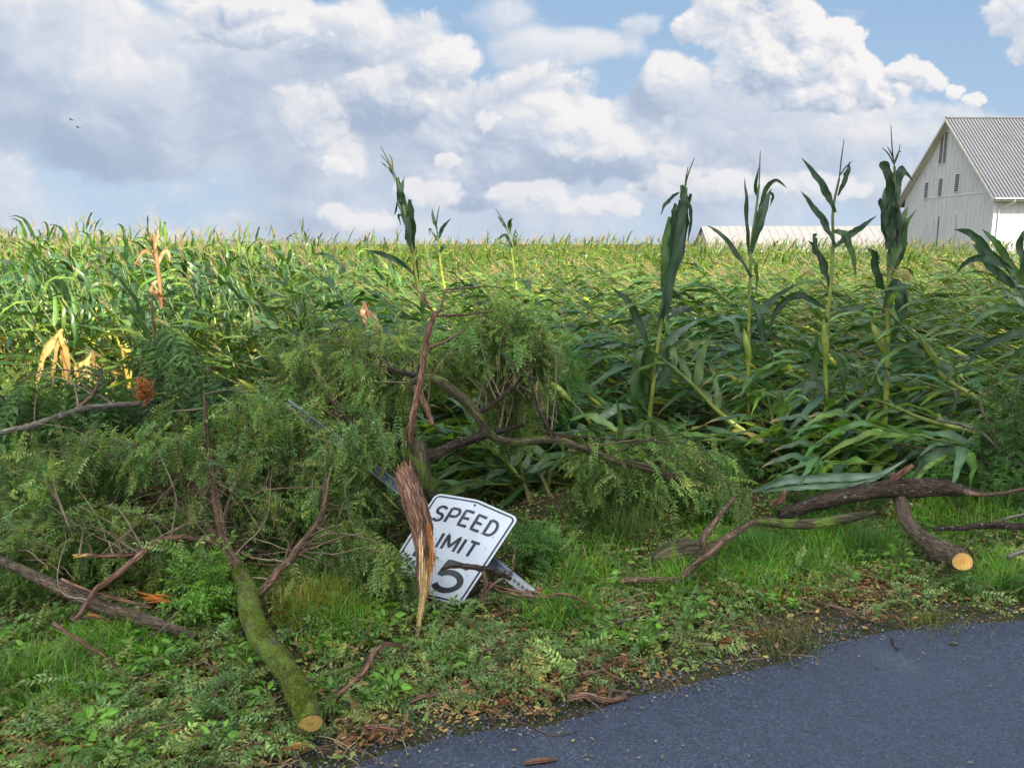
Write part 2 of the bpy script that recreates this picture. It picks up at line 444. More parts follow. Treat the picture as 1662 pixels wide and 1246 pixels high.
def edge_off(s):
    s = np.asarray(s, float)
    o = np.interp(s, _es, _en)
    f = np.where((s < _es[0] - .3) | (s > _es[-1] + .3), .06, .012)
    for k, (wl, a) in enumerate([(1.1, 1.0), (.45, 1.0), (.17, .9), (.06, .8), (.022, .6)]):
        q = (s + 500) / wl; i0 = np.floor(q).astype(np.int64); fr = q - i0; fr = fr * fr * (3 - 2 * fr); t = _et[k]
        o = o + (f if k == 0 else .012) * a * (t[i0 & 4095] * (1 - fr) + t[(i0 + 1) & 4095] * fr)
    return o


def road_d(x, y):
    """metres into the verge from the ragged edge of the asphalt"""
    s = (np.asarray(x) - EP[0][0]) * ED[0] + (np.asarray(y) - EP[0][1]) * ED[1]
    n = (np.asarray(x) - EP[0][0]) * EN[0] + (np.asarray(y) - EP[0][1]) * EN[1]
    return n - edge_off(s)


def gz(x, y):
    x = np.asarray(x, float); y = np.asarray(y, float)
    d = road_d(x, y)
    b = sst(.1, 1.2, d) * (.035 * np.sin(x * 1.9 + 1) * np.cos(y * 2.3) + .02 * np.sin(x * 4.7 + y * 3.1) + .012 * np.sin(x * 11 - y * 9))
    r = np.hypot(x * .8, y)
    z = b * (1 - sst(9, 14, y)) - .7 * sst(10, 32, y)
    z = z + .16 * sst(18, 34, y) * (np.sin(x * .11 + 1) + .6 * np.sin(x * .31) + .4 * np.sin(y * .35 + x * .07)) * .6
    z = z - .035 * np.maximum(r - 62, 0) * (r < 700) - .035 * 638 * (r >= 700)
    return z


def ground_material():
    m_, nt, out = new_mat('soil_ground'); L = nt.links.new
    tc = nt.nodes.new('ShaderNodeTexCoord'); v = tc.outputs['Object']
    n1 = noise(nt, 1.3, 5, .6, v); n2 = noise(nt, 40, 6, .7, v); n3 = noise(nt, 9, 5, .65, v)
    soil = mixc(nt, mapr(nt, n2, .35, .65, 0, 1), (.045, .032, .018), (.17, .12, .07))
    green = mixc(nt, mapr(nt, n2, .35, .65, 0, 1), (.025, .04, .012), (.08, .11, .03))
    b = mixc(nt, mapr(nt, n3, .42, .58, 0, 1), soil, green)
    b = mixc(nt, mapr(nt, n1, .55, .7, 0, .7), b, mixc(nt, n2, (.08, .04, .02), (.26, .14, .06)))
    p = nt.nodes.new('ShaderNodeBsdfPrincipled'); L(b, p.inputs['Base Color']); p.inputs['Roughness'].default_value = .95
    p.inputs['Specular IOR Level'].default_value = .15
    L(bump(nt, n2, 1.0, .03), p.inputs['Normal']); L(p.outputs[0], out.inputs[0]); return m_


def asphalt_material():
    m_, nt, out = new_mat('asphalt'); L = nt.links.new
    tc = nt.nodes.new('ShaderNodeTexCoord'); v = tc.outputs['Object']
    vo = nt.nodes.new('ShaderNodeTexVoronoi'); vo.inputs['Scale'].default_value = 120; L(v, vo.inputs['Vector'])
    n2 = noise(nt, 75, 6, .85, v); n1 = noise(nt, .9, 5, .6, v); n3 = noise(nt, 9, 6, .75, v)
    b = mixc(nt, mapr(nt, n2, .35, .68, 0, 1), (.014, .019, .034), (.082, .10, .15))  # blue of the reflected sky is mixed into these base tones
    sg = nt.nodes.new('ShaderNodeSeparateColor'); L(vo.outputs['Color'], sg.inputs[0])
    gr = nt.nodes.new('ShaderNodeVectorMath'); gr.operation = 'SCALE'; L(b, gr.inputs[0]); L(mapr(nt, sg.outputs[1], 0, 1, .62, 1.42), gr.inputs[3]); b0 = gr.outputs[0]
    b = mixc(nt, mapr(nt, n1, .35, .65, 0, .45), b0, mixc(nt, n2, (.017, .024, .042), (.07, .087, .13)))
    sepc = nt.nodes.new('ShaderNodeSeparateColor'); L(vo.outputs['Color'], sepc.inputs[0])
    st = nt.nodes.new('ShaderNodeMath'); st.operation = 'MULTIPLY'
    L(mapr(nt, sepc.outputs[0], .90, .97, 0, .8), st.inputs[0]); L(mapr(nt, vo.outputs['Distance'], .25, .5, 1, 0), st.inputs[1])
    b = mixc(nt, st.outputs[0], b, (.20, .21, .23))
    b = mixc(nt, mapr(nt, n3, .56, .68, 0, .5), b, (.018, .022, .034))
    p = nt.nodes.new('ShaderNodeBsdfPrincipled'); L(b, p.inputs['Base Color'])
    L(mapr(nt, n1, .3, .7, .42, .62), p.inputs['Roughness']); p.inputs['Specular IOR Level'].default_value = .6
    hs = nt.nodes.new('ShaderNodeMath'); hs.operation = 'ADD'; L(mapr(nt, vo.outputs['Distance'], 0, .6, 1, 0), hs.inputs[0]); L(n2, hs.inputs[1])
    L(bump(nt, hs.outputs[0], .55, .006), p.inputs['Normal']); L(p.outputs[0], out.inputs[0]); return m_


def build_sky():
    Rr = 3200.0
    ya = np.concatenate([np.linspace(-2100, -960, 30)[:-1], np.arange(-960, 961, 1.45), np.linspace(960, 2100, 30)[1:]]) / F      # azimuth
    ea = np.concatenate([np.linspace(-60, -12, 6)[:-1], np.arange(-12, 460, 1.45), np.linspace(460, 1300, 26)[1:]]) / F           # elevation
    A, E = np.meshgrid(ya, ea)
    D = np.stack([np.sin(A) * np.cos(E), np.cos(A) * np.cos(E), np.sin(E)], -1)
    # place of each direction in the photograph inside the view, straight angles outside it
    fw = np.cos(PITCH) * D[..., 1] - np.sin(PITCH) * D[..., 2]; up = np.sin(PITCH) * D[..., 1] + np.cos(PITCH) * D[..., 2]
    fw = np.maximum(fw, .35)
    X = CX + F * D[..., 0] / fw; Y = CY - F * up / fw
    c = sky_colour(X.ravel(), Y.ravel())
    V = D.reshape(-1, 3) * Rr + [0, 0, CAM_H]
    nx, ny = len(ya), len(ea); i, j = np.meshgrid(np.arange(nx - 1), np.arange(ny - 1)); a = (j * nx + i).ravel()
    mb = MB(); mb.add(V, np.stack([a, a + nx, a + nx + 1, a + 1], -1), c)
    m_, nt, out = new_mat('sky_light'); at = nt.nodes.new('ShaderNodeAttribute'); at.attribute_name = 'col'
    e = nt.nodes.new('ShaderNodeEmission'); e.inputs[1].default_value = 1 / 2 ** SC.view_settings.exposure * .97
    nt.links.new(at.outputs['Color'], e.inputs[0]); nt.links.new(e.outputs[0], out.inputs[0])
    m_.cycles.emission_sampling = 'NONE'
    tag(mb.build('sky', m_), kind='structure')


build_sky()


# ------------------------------------------------------------------ ground and road
def build_ground():
    xs = np.concatenate([[-3000, -1200, -500, -250, -120, -70, -45, -30, -20, -14], np.arange(-10, 10.01, .08), [14, 20, 30, 45, 70, 120, 250, 500, 1200, 3000]])
    ys = np.concatenate([[-3000, -600, -200, -80, -40, -20, -10, -5], np.arange(-2, 10, .08), np.arange(10, 34, 1.0), [38, 44, 50, 56, 62, 68, 76, 90, 120, 170, 250, 400, 600, 900, 1600, 4000]])
    X, Y = np.meshgrid(xs, ys); Z = gz(X, Y)
    d = road_d(X, Y)
    Z = Z - .03 * sst(-.25, -.6, d)                       # the bed of the road lies just under the asphalt
    nx, ny = len(xs), len(ys)
    i, j = np.meshgrid(np.arange(nx - 1), np.arange(ny - 1))
    a = (j * nx + i).ravel()
    mb = MB(); mb.add(np.stack([X, Y, Z], -1).reshape(-1, 3), np.stack([a, a + 1, a + nx + 1, a + nx], -1), (.3, .3, .3))
    tag(mb.build('ground', ground_material()), kind='structure')
    # road: one strip with a ragged near-verge edge
    ss = np.concatenate([[-400, -100, -40, -20, -10], np.arange(-6, 9, .012), [12, 20, 40, 100, 400]])
    off = edge_off(ss)
    rows = []
    for k, (u, dz) in enumerate([(0, -.012), (.03, .004), (.4, .006), (3.2, .04), (6.2, .006), (6.25, -.03)]):
        n_ = off - u if k < 2 else (off * (1 - min(1, u / 2)) - u)
        xy = EP[0] + np.outer(ss, ED) + np.outer(n_, EN)
        rows.append(np.column_stack([xy, np.full(len(ss), dz)]))
    V = np.vstack(rows); n = len(ss); f = []
    for k in range(5):
        a = k * n + np.arange(n - 1); f.append(np.stack([a, a + n, a + n + 1, a + 1], -1))
    mb = MB(); mb.add(V, np.vstack(f), (.3, .3, .3))
    tag(mb.build('road', asphalt_material()), kind='structure')


build_ground()


# ------------------------------------------------------------------ barn and shed
def siding_mat(name, base, dark, sc=4.2):
    m_, nt, out = new_mat(name); L = nt.links.new
    tc = nt.nodes.new('ShaderNodeTexCoord')
    mp = nt.nodes.new('ShaderNodeMapping'); mp.inputs['Scale'].default_value = (1, 1, .12); L(tc.outputs['Object'], mp.inputs['Vector'])
    n1 = noise(nt, 5, 6, .7, mp.outputs[0]); n2 = noise(nt, .35, 4, .6, tc.outputs['Object'])
    b = mixc(nt, mapr(nt, n1, .52, .72, 0, .65), base, dark)
    b = mixc(nt, mapr(nt, n2, .45, .65, 0, .25), b, tuple(q * .7 for q in base))
    p = nt.nodes.new('ShaderNodeBsdfPrincipled'); L(b, p.inputs['Base Color']); p.inputs['Roughness'].default_value = .8
    L(p.outputs[0], out.inputs[0]); return m_


M['siding'] = siding_mat('white_board_siding', (.46, .46, .45), (.20, .195, .18))
M['soffit'] = plain_mat('cream_soffit', (.50, .48, .42), .8, var=.12)
M['roof_metal'] = plain_mat('ribbed_roof_metal', (.10, .105, .115), .7, .0, nscale=.8, var=.12)
M['pale_roof'] = plain_mat('pale_roof_metal', (.185, .18, .175), .7, .0, nscale=.6, var=.08)
M['dark_wood'] = plain_mat('weathered_louvre', (.10, .10, .09), .8)
M['trim'] = plain_mat('white_trim', (.50, .50, .49), .6, var=.06)
M['black'] = plain_mat('dark_opening', (.01, .01, .01), .9)


def build_barn():
    y0 = 60.0; W = 13.7; y1 = y0 + W; ym = (y0 + y1) / 2
    x0 = P(1615, 330, y0)[0]; x1 = x0 + 19
    zr = P(1530, 192, ym)[2]; zb = -3.0
    eave_pt = P(1606, 321, y0 - .9); ze_out = eave_pt[2]
    slope = (zr - ze_out) / (ym - (y0 - .9))
    ze = zr - slope * (ym - y0)            # wall top at the eave
    b = empty('barn', (x0, y0, zb), 'large white wooden barn with steep ribbed grey roof, behind the corn at right', 'barn')
    # walls as board siding: individual boards give the gable its relief
    mb = MB(); yy = y0; k = 0
    while yy < y1 - .01:
        w = min(.30, y1 - yy); a, c = yy + .006, yy + w - .006
        pr = .0 if k % 2 else .012
        za = zr - slope * abs(ym - a) - .12; zc = zr - slope * abs(ym - c) - .12
        xo = x0 - .03 - pr
        v = [(xo, a, zb), (xo, c, zb), (xo, c, zc), (xo, a, za), (x0 + .02, a, zb), (x0 + .02, c, zb), (x0 + .02, c, zc), (x0 + .02, a, za)]
        mb.add(v, [(0, 3, 2, 1), (0, 4, 7, 3), (1, 2, 6, 5), (3, 7, 6, 2)], (.8, .8, .8), 0, False)
        yy += w; k += 1
    mb.add([(x0, y0, zb), (x0, y1, zb), (x0, y1, ze - .1), (x0, ym, zr - .1), (x0, y0, ze - .1)], [(0, 4, 3, 2, 1)], (.8, .8, .8), 0, False)
    mb.build('gable_wall', M['siding'], b)
    mb = MB(); xx = x0; k = 0
    while xx < x1:
        pr = 0 if k % 2 else .012
        box(mb, (xx + .005, y0 - .03 - pr, zb), (xx + .295, y0 + .1, ze - .12)); xx += .3; k += 1
    box(mb, (x0 + .03, y1 - .12, zb), (x1, y1, ze - .12)); box(mb, (x1, y0, zb), (x1 + .1, y1, ze - .1))
    mb.build('side_wall', M['siding'], b)
    # roof slabs with ribs
    ov = .62; xa, xb = x0 - ov, x1 + ov; th = .14
    rf = MB()
    for sgn in (-1, 1):
        ye = ym + sgn * (ym - y0 + .9); zo = ze_out
        v = [(xa, ym, zr), (xb, ym, zr), (xb, ye, zo), (xa, ye, zo), (xa, ym, zr - th), (xb, ym, zr - th), (xb, ye, zo - th), (xa, ye, zo - th)]
        fs = [(0, 1, 2, 3), (4, 7, 6, 5), (0, 3, 7, 4), (1, 5, 6, 2), (3, 2, 6, 7)]
        rf.add(v, fs, (.5, .5, .5), 0, False)
    roof = rf.build('roof', M['roof_metal'], b)
    rb = MB(); nrm = np.array([0, -slope, 1]) / math.hypot(slope, 1); nrm = np.array([0, -slope, 1.0]); nrm /= np.linalg.norm(nrm)
    ye = y0 - .9
    x = xa + .05
    while x < xb:
        a = np.array([x, ye - .01, ze_out]); c = np.array([x, ym - .05, zr - .05 * slope])
        q = [a + [0, 0, .0], a + [.05, 0, 0], c + [.05, 0, 0], c + [0, 0, 0]]
        up = nrm * .045
        v = [*(p_ - nrm * .01 for p_ in q), *(p_ + up for p_ in q)]
        rb.add(v, [(4, 5, 6, 7), (0, 4, 7, 3), (1, 2, 6, 5), (0, 1, 5, 4)], (.5, .5, .5), 0, False)
        x += .26
    ribs = rb.build('ribs', plain_mat('roof_rib', (.05, .052, .058), .7, .0), roof)
    tag(ribs, kind='stuff')
    cp = MB(); tube(cp, [(xa, ym, zr + .04), (xb, ym, zr + .04)], [.1, .1], 6, 1); cp.build('ridge_cap', M['roof_metal'], roof)
    # soffit under the rake, fascia
    sf = MB()
    for sgn in (-1, 1):
        ye_ = ym + sgn * (ym - y0 + .86)
        v = [(xa + .05, ym, zr - th - .012), (x0 - .05, ym, zr - th - .012), (x0 - .05, ye_, ze_out - th - .012), (xa + .05, ye_, ze_out - th - .012)]
        v2 = [(p_[0], p_[1], p_[2] - .03) for p_ in v]
        sf.add(v + v2, [(0, 1, 2, 3), (7, 6, 5, 4), (0, 3, 7, 4), (1, 5, 6, 2)], (.6, .6, .5), 0, False)
        v = [(xa - .03, ym, zr - .02), (xa - .03, ye_, ze_out - .02), (xa - .03, ye_, ze_out - .24), (xa - .03, ym, zr - .26)]
        v2 = [(p_[0] + .028, p_[1], p_[2]) for p_ in v]
        sf.add(v + v2, [(0, 1, 2, 3), (7, 6, 5, 4), (0, 4, 5, 1), (3, 2, 6, 7)], (.6, .6, .5), 0, False)
    sf.build('soffit', M['soffit'], b)
    ev = MB(); box(ev, (x0 - .5, y0 - .86, ze_out - .22), (x1 + .5, y0 - .04, ze_out - .17)); ev.build('eave_board', M['trim'], b)
    gt = MB(); tube(gt, [(xa, y0 - .98, ze_out - .06), (xb, y0 - .98, ze_out - .06)], [.07, .07], 8, 1, col=(.8, .8, .8))
    g = gt.build('gutter', M['trim'], b)
    dp = MB(); tube(dp, [(x0 + .9, y0 - .95, ze_out - .1), (x0 + .8, y0 - .8, ze_out - .35), (x0 + .35, y0 - .12, ze_out - .75), (x0 + .3, y0 - .1, ze_out - 1.2), (x0 + .3, y0 - .1, zb)], [.06] * 5, 8, 4)
    dp.build('downspout', M['trim'], b)
    # floor line, corner boards, louvres
    tb = MB(); zf = P(1535, 318, ym)[2]
    box(tb, (x0 - .075, y0 + .02, zf - .07), (x0 - .045, y1 - 3.2, zf + .05)); box(tb, (x0 - .07, y0 - .06, zb), (x0 + .05, y0 + .12, ze - .15))
    tb.build('trim_board', M['trim'], b)

    def louvre(px, pyt, pyb, wy, two=False):
        # find where on the gable wall this place of the photograph lies
        r = ray(px, (pyt + pyb) / 2); yc = x0 / r[0] * r[1]
        zt, zb_ = P(px, pyt, yc)[2], P(px, pyb, yc)[2]
        f = MB(); xo = x0 - .06
        box(f, (xo - .005, yc - wy / 2, zb_), (xo + .005, yc + wy / 2, zt), (.02, .02, .02), 1)
        fr = .07
        for (a, c, d, e) in ((yc - wy / 2 - fr, yc - wy / 2, zb_ - fr, zt + fr), (yc + wy / 2, yc + wy / 2 + fr, zb_ - fr, zt + fr)):
            box(f, (xo - .05, a, d), (xo + .02, c, e), (.6, .6, .6), 0)
        box(f, (xo - .045, yc - wy / 2, zt), (xo + .02, yc + wy / 2, zt + fr)); box(f, (xo - .045, yc - wy / 2, zb_ - fr), (xo + .02, yc + wy / 2, zb_))
        if two: box(f, (xo - .045, yc - .05, zb_), (xo + .02, yc + .05, zt))
        win = f.build('louvre_window', [M['trim'], M['black']], b)
        s_ = MB(); z = zb_ + .08
        while z < zt - .05:
            v = [(xo - .05, yc - wy / 2, z), (xo - .05, yc + wy / 2, z), (xo - .008, yc + wy / 2, z + .07), (xo - .008, yc - wy / 2, z + .07)]
            v2 = [(q[0], q[1], q[2] + .02) for q in v]
            s_.add(v + v2, [(0, 1, 2, 3), (7, 6, 5, 4), (0, 4, 5, 1), (3, 2, 6, 7)], (.3, .3, .3), 0, False); z += .15
        s_.build('slats', plain_l, win)
    plain_l = plain_mat('grey_slats', (.20, .20, .20), .8)
    louvre(1533, 215, 265, 1.15, True)
    louvre(1505, 297, 323, .6); louvre(1528, 290, 318, .62); louvre(1555, 283, 311, .62)
    dr = MB(); r = ray(1524, 370); yc = x0 / r[0] * r[1]
    box(dr, (x0 - .06, yc - .12, zb), (x0 - .05, yc + .12, P(1524, 352, yc)[2])); dr.build('door_gap', M['black'], b)
    dd = MB(); box(dd, (x0 - .12, yc - 2.6, zb), (x0 - .065, yc - .16, P(1524, 350, yc)[2])); dd.build('sliding_door', M['siding'], b)


def build_shed():
    y0 = 90.0; W = 8.2; y1 = y0 + W; ym = y0 + W / 2
    x0 = P(1155, 402, y0)[0]; x1 = P(1446, 364, ym)[0]; zb = -4.0
    zr = P(1141, 367, ym)[2]; ze = P(1155, 403, y0)[2]
    b = empty('shed', (x0, y0, zb), 'long low white shed, pale roof just above the corn left of the barn', 'shed')
    w = MB()
    w.add([(x0, y0, zb), (x0, y1, zb), (x0, y1, ze), (x0, ym, zr - .08), (x0, y0, ze), (x1, y0, zb), (x1, y1, zb), (x1, y1, ze), (x1, ym, zr - .08), (x1, y0, ze)],
          [(0, 5, 9, 4), (1, 2, 7, 6)], (.8, .8, .8), 0, False)
    w.add([(x0, y0, zb), (x0, y1, zb), (x0, y1, ze), (x0, ym, zr - .08), (x0, y0, ze)], [(0, 4, 3, 2, 1)], (.8, .8, .8), 0, False)
    w.add([(x1, y0, zb), (x1, y1, zb), (x1, y1, ze), (x1, ym, zr - .08), (x1, y0, ze)], [(0, 1, 2, 3, 4)], (.8, .8, .8), 0, False)
    w.build('wall', M['siding'], b)
    r = MB(); s = (zr - ze) / (ym - y0); o = .35
    for sg in (-1, 1):
        ye = ym + sg * (ym - y0 + o); zo = ze - s * o
        v = [(x0 - .3, ym, zr), (x1 + .3, ym, zr), (x1 + .3, ye, zo), (x0 - .3, ye, zo)]
        v2 = [(q[0], q[1], q[2] - .1) for q in v]
        r.add(v + v2, [(0, 1, 2, 3), (7, 6, 5, 4), (0, 3, 7, 4), (1, 5, 6, 2), (3, 2, 6, 7)], (.6, .6, .6), 0, False)
    x = x0
    while x < x1:
        a = np.array([x, y0 - o, ze - s * o]); c = np.array([x, ym, zr])
        q = [a, a + [.05, 0, 0], c + [.05, 0, 0], c]
        v = [*(p_ + [0, 0, -.01] for p_ in q), *(p_ + [0, 0, .035] for p_ in q)]
        r.add(v, [(4, 5, 6, 7), (0, 4, 7, 3), (1, 2, 6, 5), (0, 1, 5, 4)], (.6, .6, .6), 0, False); x += .9
    r.build('roof', M['pale_roof'], b)
    t = MB(); box(t, (x0 - .28, y0 - o - .05, ze - s * o - .2), (x1 + .28, y0 - o - .004, ze - s * o - .02)); t.build('fascia', M['trim'], b)


build_barn(); build_shed()


# ------------------------------------------------------------------ corn
GREENS = np.array([(.052, .112, .016), (.036, .088, .020), (.078, .132, .014), (.034, .074, .026)])


def leaf_strip(p0, d0, L_, W_, droop, nseg, g, col, tip_dry=0.0, twist=0.0, fold=.25, wind=None):
    """one arching corn leaf: returns verts, quads, colours"""
    p = np.array(p0, float); d = norm(np.array(d0, float)); seg = L_ / nseg
    V = []; K = []
    tw = g.uniform(-.4, .4); ph = g.uniform(0, 6.28); wav = g.uniform(.25, .7)
    for i in range(nseg + 1):
        t = i / nseg
        w = W_ * .5 * min(1, (t * 6 + .25)) * (1 - max(0, (t - .2) / .8) ** 1.5)
        side = np.cross(d, [0, 0, 1.0]); side = norm(side) if np.linalg.norm(side) > .05 else np.array([1., 0, 0])
        nrm = np.cross(side, d)
        a = tw + twist * t; sd = side * math.cos(a) + nrm * math.sin(a); nn = np.cross(sd, d)
        wv = nn * w * wav * math.sin(ph + t * 19)
        wv2 = nn * w * wav * math.sin(ph + 2 + t * 17)
        V += [p - sd * w + nn * w * fold + wv, p.copy(), p + sd * w + nn * w * fold + wv2]
        c = np.array(col) * (1 + .12 * g.normal())
        if tip_dry and t > 1 - tip_dry: c = c * .3 + np.array([.32, .22, .08]) * .7
        K += [c, c * np.array([1.5, 1.4, 1.4]), c * .93]
        d = norm(d + np.array([0, 0, -1.0]) * droop * (t + .15) * 2.2 / nseg + (0 if wind is None else np.array(wind) / nseg) + g.normal(0, .04, 3))
        p = p + d * seg
    f = []
    for i in range(nseg):
        a = i * 3; f += [(a, a + 1, a + 4, a + 3), (a + 1, a + 2, a + 5, a + 4)]
    return np.array(V), np.array(f), np.array(K)


def ear_data(p, d, L_, r, g, col=(.24, .34, .07)):
    path = np.array([p + d * L_ * t for t in np.linspace(0, 1, 7)])
    rad = r * np.array([.35, .8, 1, 1, .85, .55, .12])
    V, Fq = tube_data(path, rad, 7, .04, int(g.integers(1 << 20)))
    K = np.tile(col, (len(V), 1)); K[:7] *= .9; K = K * g.uniform(.85, 1.15, (len(V), 1))
    K[-7:] = (.22, .10, .04); return V, Fq, K


def tassel_data(mbt, p, d, g, L_=.3, col=(.34, .27, .12), n=7, r=.0022):
    p = np.array(p); d = norm(np.array(d))
    tube(mbt, [p, p + d * L_ * .5, p + d * L_], [r * 1.4, r * 1.2, r * .4], 3, 2, col, cap=False)
    for k in range(n):
        s = p + d * L_ * g.uniform(.05, .4)
        q = norm(d + norm(g.normal(0, 1, 3)) * g.uniform(.3, .7))
        e = s + q * L_ * g.uniform(.35, .6)
        tube(mbt, [s, (s + e) / 2 + [0, 0, .01], e - [0, 0, .015]], [r, r, r * .4], 3, 2, col, cap=False)


def corn_variant(seed, L_=2.7, lean=40, nseg=7, nleaf=16, tassel=True, sides=6, upright=False, wide=1.0, tint=(1, 1, 1)):
    """returns dict part -> MB at the origin, leaning towards -X"""
    g = np.random.default_rng(seed)
    parts = {'stalk': MB(), 'leaves': MB(), 'ear': MB(), 'tassel': MB()}
    n = 10; pts = [np.zeros(3)]; a0 = lean * g.uniform(.45, .95)
    for i in range(n):
        t = i / (n - 1); a = R(a0 + (lean * 1.12 - a0) * min(1, t * 2.2) - (lean * .25 * max(0, t - .7) / .3) + g.normal(0, 2.5))
        ya = g.normal(0, .06)
        pts.append(pts[-1] + np.array([-math.sin(a), math.sin(a) * ya, math.cos(a)]) * L_ / n)
    pts = np.array(pts); T = norm(np.gradient(pts, axis=0))
    K = np.array([(.20, .25, .055)])
    rad = np.linspace(.0125, .005, n + 1)
    V, Fq = tube_data(pts, rad, sides)
    tt = np.repeat(np.linspace(0, 1, n + 1), sides)[:, None]
    colr = np.array([.26, .27, .06]) * (1 - tt) + np.array([.13, .19, .05]) * tt
    parts['stalk'].add(V, Fq, colr)
    az = g.uniform(0, 6.28)
    for k in range(nleaf):
        t = (.16 if wide == 1 else .10) + (.80 if wide == 1 else .86) * k / (nleaf - 1); i = t * n; i0 = int(i); fr = i - i0
        p = pts[i0] * (1 - fr) + pts[min(n, i0 + 1)] * fr; d = T[i0]
        phi = az + math.pi * (k % 2) + g.normal(0, .35)
        out = np.array([math.cos(phi), math.sin(phi), 0]); out = norm(out - d * np.dot(out, d))
        d0 = norm(d * g.uniform(.7, 1.3) + out * .8)
        LL = (.6 + .4 * wide) * (.45 + .32 * math.sin(math.pi * min(1, t * 1.1))) * g.uniform(.75, 1.15)
        col = GREENS[g.integers(4)] * g.uniform(.6, 1.6) * tint
        low = t < .33
        if low and g.random() < (.4 if lean < 52 else .12): col = np.array([(.36, .26, .07), (.28, .24, .07), (.2, .2, .06)])[g.integers(3)]
        v, f, kk = leaf_strip(p, d0, LL, g.uniform(.045, .07) * wide, g.uniform(.5, 1.5) * (1.5 if low else 1), nseg, g, col, tip_dry=.0 if g.random() > .15 else .2,
                              twist=g.uniform(-1.2, 1.2), wind=((-1.5, .0, -.15) if lean > 52 else (-.6, .1, -.15)) if not upright else (-.25, 0, 0))
        parts['leaves'].add(v, f, kk)
    if g.random() < .75:
        i0 = int(.42 * n) + g.integers(0, 2); d = norm(T[i0] + norm(np.array([g.normal(), g.normal(), .3])) * .45)
        v, f, kk = ear_data(pts[i0], d, g.uniform(.20, .26), .023, g, col=np.array([.42, .46, .07]) * g.uniform(.85, 1.2))
        parts['ear'].add(v, f, kk)
    if tassel: tassel_data(parts['tassel'], pts[-1], T[-1], g)
    return parts


def merge(parts):
    """template arrays of all parts (quads only)"""
    V = []; Fs = []; K = []; n = 0
    for mb in parts.values():
        for (f, _, _), v in zip(mb.F, mb.V): pass
        if not mb.V: continue
        v = np.concatenate(mb.V); k = np.concatenate(mb.K); f = np.concatenate([q[0] for q in mb.F])
        V.append(v); K.append(k); Fs.append(f + n); n += len(v)
    return np.concatenate(V), np.concatenate(Fs), np.concatenate(K)


FRONT = 7.1


def front_y(x):
    return FRONT + .9 * sst(-1.0, -4.0, x) + .12 * np.sin(x * 2.1) - .7 * np.exp(-((x - .3) / .9) ** 2)


